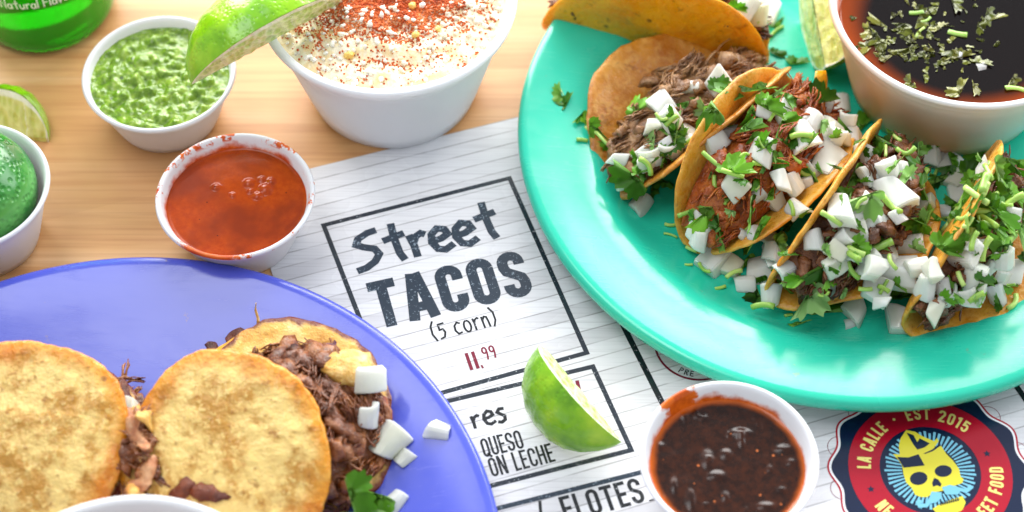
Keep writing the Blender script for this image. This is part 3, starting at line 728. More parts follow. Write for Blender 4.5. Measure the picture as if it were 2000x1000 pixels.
# ------------------------------------------------------------------ limes
def m_peel(name, c1, c2, c3, pore=520, dep=.22):
    s = N(name); co = s.coord(); n = s.noise(60, 3, .6, co); v = s.vor(pore, co)
    col = s.ramp(n, [(.3, c1), (.5, c2), (.72, c3)])
    s.set(col, .25, .5, sss=.1, sssr=(.6, 1, .2), coat=.2, coatr=.15); s.bump(s.smooth(v, .0, .55), dep, .0008); return s.m
PEEL = m_peel('lime_peel', lin(88, 148, 10), lin(132, 188, 18), lin(178, 212, 40))
PEELB = m_peel('bright_lime_peel', lin(96, 158, 6), lin(134, 190, 16), lin(166, 210, 40))
PEELD = m_peel('dark_lime_peel', lin(26, 104, 32), lin(52, 140, 50), lin(100, 172, 84), 380, .55)
def m_flesh(name, pulp, pulp2, a, b):
    s = N(name); co = s.coord(); rad = s.attr('rad')
    st = s.vor(1, s.coord((420, 170, 170))); n = s.noise(300, 3, .6, co)
    col = s.mix(s.smooth(st, .2, .75), pulp, pulp2)
    mem = s.math('SUBTRACT', 1.0, s.smooth(s.math('ABSOLUTE', s.math('SINE', s.math('ADD', s.math('MULTIPLY', s.xyz(co)[0], 240.0), s.math('MULTIPLY', n, 1.2)))), .03, .14))
    col = s.mix(s.math('MULTIPLY', mem, .5), col, lin(240, 244, 216))
    f = s.smooth(s.math('ADD', rad, s.math('MULTIPLY', s.math('SUBTRACT', n, .5), .06)), .80, .87)
    col = s.mix(f, col, lin(240, 244, 214)); col = s.mix(s.smooth(rad, .965, .985), col, lin(150, 190, 50))
    s.set(col, .2, .5, sss=.3, sssr=(.8, 1, .4)); s.bump(s.math('ADD', n, st), .7, .0012); return s.m
FLESH = m_flesh('lime_flesh', lin(178, 208, 104), lin(224, 236, 172), 0, 0)
FLESHY = m_flesh('yellowish_lime_flesh', lin(196, 204, 96), lin(222, 226, 140), 0, 0)
def lime_r(t, L, R):
    """radius of a lime along its axis, t in -1..1, with pointed tips"""
    return R * (max(0, 1 - abs(t) ** 2.3)) ** .62 + .0
def wedge(name, centre, axis, out, L, R, half, label, peel=PEEL, flesh=FLESH, brown_tip=False, cut=0.0):
    """lime wedge: axis line through `centre`, peel facing `out`, opening half-angle `half`"""
    X = Vector(axis).normalized(); Z = Vector(out); Z = (Z - X * Z.dot(X)).normalized(); Y = Z.cross(X)
    M = Matrix((X, Y, Z)).transposed(); O = Vector(centre)
    root = empty(name, O, label, 'lime')
    nu, nv = 40, 22; vs, fs = [], []
    for i in range(nu + 1):
        t = -1 + 2 * i / nu; t = math.sin(t * math.pi / 2) if abs(t) < 1 else t
        r = max(.25, lime_r(t, L, R)) * (1 + .012 * math.sin(i * 1.7))
        for j in range(nv + 1):
            a = -half + 2 * half * j / nv
            vs.append(O + M @ Vector((t * L, r * math.sin(a), r * math.cos(a))))
    for i in range(nu):
        for j in range(nv):
            k = i * (nv + 1) + j; fs.append([k, k + 1, k + nv + 2, k + nv + 1])
    link('peel', build_mesh('peel', [v - O for v in vs], fs, peel), root, Matrix.Translation(O))
    for sgn in (-1, 1):
        vv, ff, rads = [], [], []; nr = 12
        for i in range(nu + 1):
            t = -1 + 2 * i / nu; t = math.sin(t * math.pi / 2) if abs(t) < 1 else t
            r = max(.25, lime_r(t, L, R)) * .995
            for j in range(nr + 1):
                q = j / nr; rr = r * q
                p = Vector((t * L, rr * math.sin(sgn * half), rr * math.cos(half)))
                nrm = Vector((0, sgn * math.cos(half), -math.sin(half)))
                e = max(0, min(1, (1 - q) * 4, )) * max(0, 1 - abs(t) ** 4)
                bulge = (.7 * nz(p, .28, 3.1) + .35) * e
                vv.append(M @ (p + nrm * bulge)); rads.append(max(q, abs(t) ** 3 * .97 if abs(t) > .8 else 0))
        for i in range(nu):
            for j in range(nr):
                k = i * (nr + 1) + j; f = [k, k + nr + 1, k + nr + 2, k + 1]; ff.append(f if sgn > 0 else f[::-1])
        me = build_mesh('flesh', vv, ff, flesh); at = me.attributes.new('rad', 'FLOAT', 'POINT'); at.data.foreach_set('value', rads)
        link('flesh', me, root, Matrix.Translation(O))
    return root
# on the menu: lies on one cut face
a = pix(1054, 690, 10.5); b = pix(1197, 866, 10.5); ax = b - a; ax.z = 0
perp = Vector((ax.y, -ax.x, 0)).normalized()
if perp.x > 0: perp = -perp
HALF = math.radians(38)
mid = (a + b) / 2; mid.z = ZM + 10.5
wedge('lime_wedge', mid + perp * -3, ax, perp + Vector((0, 0, .38)), ax.length / 2 + 1.5, 21.5, HALF, 'bright green lime wedge lying on the printed menu')
# on the corn bowl rim
a = pix(645, -30, 62); b = pix(366, 122, 60); ax = b - a
wedge('lime_wedge', (a + b) / 2 + Vector((3, -5, -6)), ax, (-.36, .12, .92), ax.length / 2 + 2, 25, math.radians(43), 'bright green lime wedge balanced on the corn bowl rim', PEELB)
# on the table at the left edge
wedge('lime_wedge', pix(8, 262, 3), (1, -.12, 0), (0.0, .95, -.15), 19, 21, math.radians(72), 'pale lime wedge on the wood at the left edge', PEEL, FLESHY)
# on the mint plate
wedge('lime_wedge', pix(1592, 20, 26), (.12, -1, -.30), (.75, .1, -.55), 27, 24, math.radians(58), 'pale lime wedge on the mint plate beside the broth cup', PEEL, FLESHY)
# whole lime half standing in the left cup
cL = pix(-70, 372, HL - 5)
vs, fs = lathe([(27 * math.sin(t) , 24 * math.cos(t)) for t in [math.pi * i / 40 for i in range(41)]], 80)
vs = [cL + Vector((v[0] * 1.06 * (1 + .01 * nz(v, .1)), v[1], v[2])) for v in vs]
tag(mesh_at('lime', cL, vs, fs, PEELD), 'dark green lime sitting in the cup at the left edge', 'lime')

# ------------------------------------------------------------------ bottle at upper left
base = pix(92, 12, 0)
bt = empty('bottle', base, 'green glass bottle cut off by the top left corner', 'bottle')
s = N('green_glass'); s.set(lin(0, 178, 10), .06, .5, trans=.45, ior=1.45); s.b.inputs['Subsurface Weight'].default_value = 0
vs, fs = lathe([(0, 2.5), (20, 1.5), (25, .3), (28.5, 1.2), (30.6, 4.5), (31, 9), (31, 120), (28, 140), (18, 165), (13, 185), (13, 225), (0, 225)], 96)
mesh_at('glass', base, shift(vs, base), fs, s.m, bt)
s = N('white_bottle_print'); s.set(lin(235, 246, 235), .4)
polys = []; out, tot = layout('Natural Flavor', 'hand', .12, .08)
vs, fs = [], []
for x, wd, st in out:
    for s_ in st:
        for q in ribbon([(x + p[0], p[1]) for p in s_], .13):
            b0 = len(vs)
            for p in q:
                a = math.radians(-107 + 58 * p[0] / tot)
                vs.append(base + Vector((31.15 * math.cos(a), 31.15 * math.sin(a), 31 + 5.2 * p[1])))
            fs.append([b0, b0 + 1, b0 + 2, b0 + 3])
mesh_at('bottle_lettering', base, vs, fs, s.m, bt, False)['label'] = 'white print reading Natural Flavor'

# ------------------------------------------------------------------ tacos
BVH = []          # (object that owns the surface, BVHTree in world mm)
def reg(owner, vs, fs, tort=False): BVH.append((owner, BVHTree.FromPolygons([Vector(v) for v in vs], fs), tort))
def reg_mesh(owner, o):
    W = o.matrix_basis; T = Vector((0, 0, 0)); p = o.parent
    while p is not None: T += p.location; p = p.parent
    reg(owner, [(o.matrix_basis @ v.co + T) / MM for v in o.data.vertices], [list(f.vertices) for f in o.data.polygons], o.name.startswith('tortilla'))
def cast(x, y):
    d = ray(x, y); best = None
    for ow, t, tt in BVH:
        h = t.ray_cast(CAM, d)
        if h[0] is not None and (best is None or h[3] < best[3]): best = (h[0], h[1], ow, h[3], tt)
    return best
reg_mesh(gplate, gplate); reg_mesh(pplate, pplate)

def tortilla(name, parent, f, R, mat, origin, thick=2.5, seed=0, rings=22, seg=84, irr=.02, blister=.35):
    """round corn tortilla bent by f(u, s) -> (point, normal); rad attribute runs 0..1 from the middle to the edge"""
    vs, rads = [], []
    def pt(rho, psi, side):
        k = 1 + irr * math.sin(3 * psi + seed) + irr * .6 * math.sin(5 * psi + seed * 2) + .02 * nz((math.cos(psi) * 11, math.sin(psi) * 7, seed), 1.3)
        u, s_ = rho * k * math.sin(psi), rho * k * math.cos(psi)
        p, n_ = f(u, s_); q = rho / R
        wv = (1.1 * nz((u, s_, seed), .045, seed) + .35 * nz((u, s_, seed), .16, seed)) * (.3 + q) + (blister * (max(0, nz((u, s_, seed + 4), .19, seed)) * 1.2 + .35 * nz((u, s_, seed + 2), .5, seed)) if side > 0 else 0)
        edge = .55 * nz((math.cos(psi) * 4, math.sin(psi) * 4, seed), 1.1) + .25 * nz((math.cos(psi) * 9, math.sin(psi) * 9, seed), 1.0)
        t = thick * (1 - .45 * max(0, (q - .9) / .1) ** 2)
        return p + n_ * (wv + edge * q + side * t / 2)
    idx = {}
    for side in (1, -1):
        for i in range(rings + 1):
            rho = R * (i / rings) ** .85
            for k in range(seg):
                if i == 0 and k > 0: idx[(side, 0, k)] = idx[(side, 0, 0)]; continue
                idx[(side, i, k)] = len(vs); vs.append(pt(rho, 2 * math.pi * k / seg, side)); rads.append(rho / R)
    mid = []
    for k in range(seg):
        mid.append(len(vs)); vs.append(pt(R * 1.012, 2 * math.pi * k / seg, 0)); rads.append(1.0)
    fs = []
    for side in (1, -1):
        for i in range(rings):
            for k in range(seg):
                k2 = (k + 1) % seg; q = []
                for z_ in (idx[(side, i, k)], idx[(side, i + 1, k)], idx[(side, i + 1, k2)], idx[(side, i, k2)]):
                    if z_ not in q: q.append(z_)
                fs.append(q if side > 0 else q[::-1])
        for k in range(seg):
            k2 = (k + 1) % seg; q = [idx[(side, rings, k)], mid[k], mid[k2], idx[(side, rings, k2)]]
            fs.append(q if side > 0 else q[::-1])
    o = mesh_at(name, origin, vs, fs, mat, parent)
    at = o.data.attributes.new('rad', 'FLOAT', 'POINT'); at.data.foreach_set('value', rads)
    return o
def fold_map(F, alpha, tl, tr, R, wf=11.0, curl=0.0):
    a = Vector((math.cos(alpha), math.sin(alpha), 0)); p = Vector((math.sin(alpha), -math.cos(alpha), 0)); z = Vector((0, 0, 1))
    n = 160; S = [R * 1.15 * i / n for i in range(n + 1)]
    def phi(s_):
        q = max(0, min(1, (s_ / wf + 1) / 2)); q = q * q * (3 - 2 * q)
        e = curl * (s_ / R) ** 2 * (1 if s_ > 0 else -1)
        return -tl + (tl + tr) * q + e
    tab = {}
    for sg in (1, -1):
        x = y = 0.0; L = [(0.0, 0.0)]
        for i in range(n):
            ds = R * 1.15 / n; ph = phi(sg * (S[i] + ds / 2)); x += sg * ds * math.cos(ph); y += sg * ds * math.sin(ph); L.append((x, y))
        tab[sg] = L
    zmin = min(min(q[1] for q in tab[1]), min(q[1] for q in tab[-1]))
    def f(u, s_):
        sg = 1 if s_ >= 0 else -1; t = min(n - 1e-3, abs(s_) / (R * 1.15) * n); i = int(t); fr_ = t - i
        x = tab[sg][i][0] * (1 - fr_) + tab[sg][i + 1][0] * fr_; y = tab[sg][i][1] * (1 - fr_) + tab[sg][i + 1][1] * fr_
        ph = phi(s_)
        return F + a * u + p * x + z * (y - zmin), (p * -math.sin(ph) + z * math.cos(ph))
    return f, a, p
def shreds(pts_fn, count, vs, fs, rr, length=(8, 18), rad=(.5, 1.3), curl=.5, sides=5, axis=None):
    for _ in range(count):
        p, n_ = pts_fn()
        d = Vector((rr.uniform(-1, 1), rr.uniform(-1, 1), rr.uniform(-1, 1)))
        if axis is not None: d = d * .75 + axis * rr.choice((-1, 1))
        d = (d - n_ * d.dot(n_) * .8).normalized(); L = rr.uniform(*length); r = rr.uniform(*rad); m = 6
        side = d.cross(n_).normalized(); c1, c2 = rr.uniform(-curl, curl), rr.uniform(-curl, curl)
        P = []; Rr = []
        for i in range(m + 1):
            t = i / m - .5
            P.append(p + d * (t * L) + side * (c1 * L * (t * t - .08) * 1.6) + n_ * (c2 * L * t * t * -.7 + .25 * rr.uniform(-1, 1)))
            Rr.append(r * (1 - 1.3 * t * t * t * t * 8 * .5) * rr.uniform(.75, 1.2))
        tube(P, Rr, sides, vs, fs, .7)
def lumps(pts_fn, count, vs, fs, rr, length=(7, 16), rad=(2.0, 4.0), axis=None):
    """irregular torn pieces of meat with ragged ends"""
    for _ in range(count):
        p, n_ = pts_fn()
        d = Vector((rr.uniform(-1, 1), rr.uniform(-1, 1), rr.uniform(-1, 1)))
        if axis is not None: d = d * .8 + axis * rr.choice((-1, 1))
        d = (d - n_ * d.dot(n_) * .7).normalized(); L = rr.uniform(*length); r = rr.uniform(*rad); m = 8; side = d.cross(n_).normalized(); c1 = rr.uniform(-.5, .5)
        P = [p + d * ((i / m - .5) * L) + side * (c1 * L * ((i / m - .5) ** 2)) + n_ * (-.15 * L * (2 * i / m - 1) ** 2) for i in range(m + 1)]
        b0 = len(vs); so = rr.uniform(0, 50)
        tube(P, [r * (max(.12, 1 - abs(2 * i / m - 1) ** 3)) * rr.uniform(.75, 1.2) for i in range(m + 1)], 10, vs, fs, .75)
        for k in range(b0, len(vs)):
            v = vs[k]; vs[k] = v + Vector((nz(v, .35, so), nz(v, .35, so + 7), nz(v, .35, so + 13))) * (r * .55) + Vector((nz(v, .9, so), nz(v, .9, so + 7), nz(v, .9, so + 13))) * (r * .22)
def bundles(pts_fn, count, vs, fs, rr, length=(8, 18), rad=(1.5, 3.2), axis=None):
    """strips of pulled meat: loose parallel fibres"""
    for _ in range(count):
        p, n_ = pts_fn()
        d = Vector((rr.uniform(-1, 1), rr.uniform(-1, 1), rr.uniform(-1, 1)))
        if axis is not None: d = d * .9 + axis * rr.choice((-1, 1))
        d = (d - n_ * d.dot(n_) * .75).normalized(); L = rr.uniform(*length); rb = rr.uniform(*rad); side = d.cross(n_).normalized(); c1, c2 = rr.uniform(-.7, .7), rr.uniform(.1, .5); m = 7; so = rr.uniform(0, 90)
        for k in range(int(rb * 4.4)):
            t0, t1 = rr.uniform(-.55, -.35), rr.uniform(.35, .55); a_ = rr.uniform(0, 6.28); q = rb * math.sqrt(rr.random()); ou = side * (q * math.cos(a_)) + n_ * (q * .7 * math.sin(a_)); r = rr.uniform(.28, .6)
            P = []
            for i in range(m + 1):
                t = t0 + (t1 - t0) * i / m
                v = p + d * (t * L) + side * (c1 * L * t * t) - n_ * (c2 * L * t * t) + ou * (1 - .5 * abs(t))
                P.append(v + Vector((nz(v, .22, so + k), nz(v, .22, so + k + 30), nz(v, .22, so + k + 60))) * 1.7)
            tube(P, [r * (.45 if i in (0, m) else rr.uniform(.8, 1.2)) for i in range(m + 1)], 4, vs, fs, .9)
def taco(F, alpha, tl, tr, R, tmat, mmat, label, fill=.62, seed=1, n=60, curl=0.0, wf=11.0, chunks=95, bulge=.42, rf=1.0):
    alpha, tl, tr = map(math.radians, (alpha, tl, tr)); rr = random.Random(seed)
    root = empty('taco', F, label, 'taco', 'open tacos on the mint plate')
    f, a, p = fold_map(F, alpha, tl, tr, R, wf, curl)
    o = tortilla('tortilla', root, f, R, tmat, F, seed=seed); reg_mesh(root, o)
    z = Vector((0, 0, 1))
    def fp(u, q, k):
        """point inside the fold: u along it, q 0..1 from left wall to right wall, k depth"""
        D = fill * math.sqrt(max(0.02, R * R - u * u)) * k
        L_, _ = f(u, -D); R_p, _ = f(u, D * rf)
        base, _ = f(u, 0)
        bis = ((L_ + R_p) / 2 - base); bis = bis.normalized() if bis.length > 1 else z
        return L_ * (1 - q) + R_p * q + bis * (bulge * D * math.sin(math.pi * q)) + z * 1.0, bis
    vs, fs = [], []; nu, nq = 30, 14
    for i in range(nu + 1):
        u = R * .93 * (-1 + 2 * i / nu)
        for j in range(nq + 1):
            pp, bn = fp(u, .03 + .94 * j / nq, .86); vs.append(pp + bn * (2.2 * fr(pp, .12, seed)))
    for i in range(nu):
        for j in range(nq):
            k = i * (nq + 1) + j; fs.append([k, k + 1, k + nq + 2, k + nq + 1])
    def rnd():
        return fp(rr.uniform(-.9, .9) * R, rr.uniform(.15, .92), rr.uniform(.72, 1.02))
    dk = mmat is MEAT_D
    lumps(rnd, int(chunks * (1.0 if dk else .5)), vs, fs, rr, (5, 12), (1.6, 3.6), a)
    bundles(rnd, int(chunks * (.35 if dk else .8)), vs, fs, rr, (8, 17), (1.2, 2.8), a)
    shreds(rnd, n, vs, fs, rr, (6, 15), (.3, .8), .8, 5, a)
    m = mesh_at('meat', F, vs, fs, mmat, root); m['kind'] = 'stuff'; reg_mesh(root, m)
    return root
tA = taco(pix(1352, 262, ZG + 1), 46, 24, 60, 47, TORTB, MEAT_P, 'leftmost open taco with pale pulled pork lying on the mint plate', .62, 11)
tB = taco(pix(1466, 348, ZG + 1), 53, 72, 42, 47, TORT, MEAT_R, 'open taco with reddish marinated pork, second from left on the mint plate', .72, 22)
tC = taco(pix(1612, 440, ZG + 4), 57, 101, 24, 46, TORT, MEAT_D, 'open taco heaped with most diced onion in the middle of the mint plate', .76, 33, rf=1.0)
tD = taco(pix(1848, 488, ZG + 4), 62, 104, 6, 46, TORT, MEAT_D, 'rightmost open taco with dark beef under heaped chopped cilantro', .72, 44, rf=.62)
tT = taco(pix(1282, 84, ZG + 1), -13, 62, 84, 49, TORTO, MEAT_D, 'folded orange tortilla taco at the top edge of the mint plate', .6, 55, 60, .15)

# ------------------------------------------------------------------ griddled tacos on the blue plate
def disc_map(C, nrm, dome=2.0, R=38):
    nrm = Vector(nrm).normalized(); X = Vector((1, 0, 0)); X = (X - nrm * X.dot(nrm)).normalized(); Y = nrm.cross(X)
    def f(u, s_):
        q = (u * u + s_ * s_) / (R * R)
        return C + X * u + Y * s_ + nrm * (dome * (1 - q)), (nrm + (X * u + Y * s_) * (2 * dome / R / R)).normalized()
    return f
def sandwich(C0, n0, R0, C1, n1, R1, hc, hr, hh, label, seed, nsh):
    rr = random.Random(seed)
    root = empty('griddled_taco', (C0.x, C0.y, ZP), label, 'taco', 'griddled tacos on the blue plate')
    org = root.location / MM
    lo = tortilla('tortilla', root, disc_map(C0, n0, -1.5, R0), R0, TORTO, org, 2.2, seed); reg_mesh(root, lo)
    nn = Vector(n0).normalized(); ch = tortilla('cheese_sheet', root, disc_map(C0 + nn * 3.0, n0, -1.0, R0), R0 * .985, CHEESE_S, org, 3.2, seed + 9, 26, 110, .03)
    up = tortilla('tortilla', root, disc_map(C1, n1, 3.0, R1), R1, TORTG, org, 2.4, seed + 3, 40, 150, .03, .5); up['label'] = 'griddled pale blistered tortilla on top'
    vs, fs = [], []
    def heap(x, y): q = (x * x + y * y) / (hr * hr); return hh * max(0, 1 - q) ** .6
    pr = [(hr * i / 22, 0) for i in range(23)]; hv, hf = lathe(pr, 64)
    b = 0
    for v in hv:
        q = Vector((hc.x + v[0], hc.y + v[1], hc.z + heap(v[0], v[1]) - 1 + v[1] * .13)); vs.append(q + Vector((0, 0, 2.4 * fr(q, .1, seed))))
    fs += hf
    def rnd():
        t = rr.uniform(0, 6.283); r = hr * math.sqrt(rr.uniform(.05, 1.02)); x, y = r * math.cos(t), r * math.sin(t)
        n_ = Vector((x * 1.1, y * 1.1, hr * .7)).normalized(); return Vector((hc.x + x, hc.y + y, hc.z + heap(x, y) + y * .13 + rr.uniform(-1.5, 1.5))), n_
    lumps(rnd, 70, vs, fs, rr, (8, 22), (1.8, 4.6), Vector((-.35, .9, 0)))
    bundles(rnd, 105, vs, fs, rr, (8, 20), (1.2, 2.8), Vector((-.35, .9, 0)))
    shreds(rnd, nsh // 4, vs, fs, rr, (6, 18), (.35, .9), .9, 6, Vector((-.35, .9, 0)))
    m = mesh_at('meat', org, vs, fs, MEAT_B, root); m['kind'] = 'stuff'
    reg_mesh(root, up); reg_mesh(root, m)
    return root
def blobs(name, root, pts, mat, seed=0, sub=3):
    """melted lump: a chain of soft overlapping masses along pts [(point, radius)], flattened"""
    vs, fs = [], []
    P = [p for p, r in pts]; Rr = [r for p, r in pts]
    Q, RQ_ = [], []
    for i in range(len(P) - 1):
        for k in range(5):
            t = k / 5; Q.append(P[i].lerp(P[i + 1], t)); RQ_.append(Rr[i] * (1 - t) + Rr[i + 1] * t)
    Q.append(P[-1]); RQ_.append(Rr[-1]); RQ_[0] *= .4; RQ_[-1] *= .4
    tube(Q, RQ_, 14, vs, fs, .6)
    vs = [v + Vector((nz(v, .18, seed), nz(v, .18, seed + 5), nz(v, .18, seed + 9))) * 2.0 + Vector((nz(v, .5, seed), nz(v, .5, seed + 5), nz(v, .5, seed + 9))) * .7 for v in vs]
    O = root.location / MM
    o = mesh_at(name, O, vs, fs, mat, root); reg_mesh(root, o); return o
g2 = sandwich(pix(566, 826, ZP + 7), (.06, -.13, .97), 41, pix(440, 893, ZP + 24), (-.08, -.42, .88), 38.0, pix(585, 838, ZP + 8), 33, 19, 'griddled taco spilling braised beef, cheese and onion on the blue plate', 5, 300)
g1 = sandwich(pix(82, 876, ZP + 7), (.0, -.1, .97), 38, pix(42, 868, ZP + 24), (-.05, -.40, .9), 38.5, pix(112, 868, ZP + 7), 31, 18, 'griddled taco at the left frame edge of the blue plate', 8, 240)
def near(px, z): return pix(px[0], px[1], z)
blobs('cheese', g2, [(near((632, 700), 24), 4), (near((668, 715), 28), 9), (near((706, 722), 27), 8), (near((732, 750), 20), 4)], CHEESE, 4)
blobs('cheese', g2, [(near((735, 690), 14), 4), (near((742, 740), 12), 5), (near((752, 800), 9), 4), (near((768, 850), 7), 3)], CHEESE, 6)
BROWNED = m_meat('browned_cheese', lin(120, 52, 26), lin(196, 128, 84), lin(232, 186, 140), .3)
def onto(q, dz=1.0):
    h = cast(*q); return h[0] - ray(*q) * dz
AN = [onto(q, 1.5) for q in ((240, 750), (248, 775), (262, 800), (270, 825), (276, 850), (284, 875), (292, 900), (286, 925), (272, 950), (300, 930), (262, 970), (258, 900), (262, 870))]
_r1 = random.Random(61); vs, fs = [], []
def an_fn():
    return _r1.choice(AN) + Vector((_r1.uniform(-2.5, 2.5), _r1.uniform(-2.5, 2.5), _r1.uniform(-1, 1))), Vector((.15, -.35, .9)).normalized()
lumps(an_fn, 16, vs, fs, _r1, (5, 12), (1.4, 2.8), Vector((.3, -.9, .2))); bundles(an_fn, 26, vs, fs, _r1, (7, 16), (1.0, 2.2), Vector((.3, -.9, .2)))
m = mesh_at('meat', g1.location / MM, vs, fs, MEAT_B, g1); m['kind'] = 'stuff'; reg_mesh(g1, m)
for sd, mt, pts in ((7, BROWNED, [((250, 790), 1.6), ((262, 822), 3.2), ((272, 860), 2.4), ((280, 884), 1.4)]), (9, CHEESE, [((262, 790), 1.6), ((285, 812), 2.8), ((298, 838), 1.6)]), (15, BROWNED, [((300, 890), 1.2), ((290, 922), 2.8), ((268, 950), 3.4), ((248, 975), 2)]), (19, CHEESE, [((250, 945), 1.0), ((262, 962), 2.4), ((280, 975), 1.6)])):
    blobs('melted_cheese', g1, [(onto(q, r * .4), r) for q, r in pts], mt, sd)
for k, pts in enumerate([[(412, 668), (416, 682), (422, 698)], [(444, 668), (458, 655), (474, 648)], [(500, 645), (545, 648), (600, 654)], [(698, 662), (704, 670), (706, 678)], [(238, 742), (247, 790), (248, 830)]]):
    blobs('crisp_cheese_edge', g2 if k < 4 else g1, [(near(p, 14 if k < 4 else 19), (2.2, 2.6, 1.8)[i]) for i, p in enumerate(pts)], CRUST, 11 + k)
vs, fs = tube([near((506, 650), 15), near((504, 622), 18), (near((499, 605), 22)), near((500, 592), 26)], [.9, .6, .45, .25], 6)
mesh_at('cheese_strand', g2.location / MM, vs, fs, CHEESE, g2)
# charred scraps on the top tortilla
for pts in ([(340, 985), (352, 962), (376, 936)], [(384, 958), (415, 962), (452, 968)], [(380, 945), (396, 965), (402, 985)]):
    L = []
    for i, p in enumerate(pts):
        h = cast(*p); L.append((h[0] + h[1] * .6, (2.2, 4.2, 2.4)[i]))
    blobs('charred_scrap', g2, L, CRUST, 30)

# ------------------------------------------------------------------ garnish shapes
def onion_mesh(k):
    rr = random.Random(100 + k); bm = bmesh.new()
    sx, sy, sz = rr.uniform(.42, .56), rr.uniform(.36, .52), rr.uniform(.15, .29); nx = ny = 4
    cv = rr.uniform(.1, .35)
    if k % 5 in (0, 2): sz, cv = rr.uniform(.08, .13), rr.uniform(.4, .75)
    cv = cv; sk = [rr.uniform(-.15, .15) for _ in range(12)]; G = {}
    for zi in (0, 1):
        for i in range(nx + 1):
            for j in range(ny + 1):
                x, y = -1 + 2 * i / nx, -1 + 2 * j / ny
                px = x * sx * (1 + sk[0] * y + (sk[1] if zi else sk[2]) * 1.5) + sk[3] * y; py = y * sy * (1 + sk[4] * x * 1.6 + (sk[5] if zi else -sk[6])) + sk[7] * x
                G[(zi, i, j)] = bm.verts.new((px, py, (sz if zi else -sz) - cv * (x * x) * .5 + sk[8 + zi] * x * y + rr.uniform(-.012, .012)))
    for i in range(nx):
        for j in range(ny):
            bm.faces.new([G[(1, i, j)], G[(1, i + 1, j)], G[(1, i + 1, j + 1)], G[(1, i, j + 1)]]); bm.faces.new([G[(0, i, j)], G[(0, i, j + 1)], G[(0, i + 1, j + 1)], G[(0, i + 1, j)]])
    for i in range(nx):
        bm.faces.new([G[(0, i, 0)], G[(0, i + 1, 0)], G[(1, i + 1, 0)], G[(1, i, 0)]]); bm.faces.new([G[(0, i + 1, ny)], G[(0, i, ny)], G[(1, i, ny)], G[(1, i + 1, ny)]])
        bm.faces.new([G[(0, 0, i + 1)], G[(0, 0, i)], G[(1, 0, i)], G[(1, 0, i + 1)]]); bm.faces.new([G[(0, nx, i)], G[(0, nx, i + 1)], G[(1, nx, i + 1)], G[(1, nx, i)]])
    bm.normal_update()
    ed = [e for e in bm.edges if e.calc_face_angle(0) > .7]
    bmesh.ops.bevel(bm, geom=ed, offset=.04, segments=2, affect='EDGES')
    bmesh.ops.recalc_face_normals(bm, faces=bm.faces)
    me = bpy.data.meshes.new('onion_piece'); bm.to_mesh(me); bm.free(); me.materials.append(ONION)
    me.transform(Matrix.Scale(MM, 4)); 
    for p in me.polygons: p.use_smooth = True
    me.set_sharp_from_angle(angle=.42)
    return me
def leaf_mesh(k):
    rr = random.Random(200 + k); seg, rings = 56, 5; vs, fs = [], []
    cutd = rr.uniform(.15, .5) if k % 2 else 9; ca = rr.uniform(0, 6.28); curl = rr.uniform(.2, .9); curl2 = rr.uniform(-.5, .5)
    lob = rr.choice((3, 3, 5)); ph = rr.uniform(-.2, .2)
    for i in range(rings + 1):
        for j in range(seg):
            t = 2 * math.pi * j / seg; a = t - math.pi if t > math.pi else t
            lobes = .62 + .38 * abs(math.cos((lob / 2) * (a + ph) * .85)) ** .7
            tooth = 1 + .11 * math.cos(a * 17) * (1 if abs(a) < 2.5 else .3)
            r = .62 * lobes * tooth * (.35 + .65 * (math.cos(a / 2) ** .6 if abs(a) < 3.1 else .05))
            q = i / rings; x, y = r * q * math.cos(a) , r * q * math.sin(a)
            d = x * math.cos(ca) + y * math.sin(ca)
            if d > cutd * .6: x -= (d - cutd * .6) * math.cos(ca); y -= (d - cutd * .6) * math.sin(ca)
            z = -curl * y * y * .9 + curl2 * x * x * .8 + .05 * math.sin(a * 5 + k) * q + .04 * nz((x * 5, y * 5, k), 1)
            vs.append((x - .15, y, z))
    for i in range(rings):
        for j in range(seg):
            j2 = (j + 1) % seg
            fs.append([i * seg + j, i * seg + j2, (i + 1) * seg + j2, (i + 1) * seg + j] if i else [j, (seg + j2), (seg + j)][::-1])
    return build_mesh('cilantro_leaf', vs, fs, LEAF)
def stem_mesh(k):
    rr = random.Random(300 + k); L = rr.uniform(.7, 1.15); b = rr.uniform(-.5, .5)
    pts = [((t - .5) * L, b * (t - .5) ** 2 * 2, 0) for t in [i / 5 for i in range(6)]]; r = rr.uniform(.08, .15)
    vs, fs = tube(pts, [r, r * 1.04, r, r * .97, r, r * 1.05], 10)
    return build_mesh('cilantro_stem', vs, fs, STEM)
ONIONS = [onion_mesh(k) for k in range(14)]; LEAVES = [leaf_mesh(k) for k in range(14)]; STEMS = [stem_mesh(k) for k in range(8)]
GR_ = random.Random(77)
LOOSE = []
def orient(n_, tilt, yaw):
    z = (n_ + Vector((GR_.uniform(-tilt, tilt), GR_.uniform(-tilt, tilt), GR_.uniform(-tilt, tilt)))).normalized()
    x = Vector((math.cos(yaw), math.sin(yaw), 0)); x = (x - z * x.dot(z)).normalized(); y = z.cross(x)
    return Matrix((x, y, z)).transposed().to_4x4()
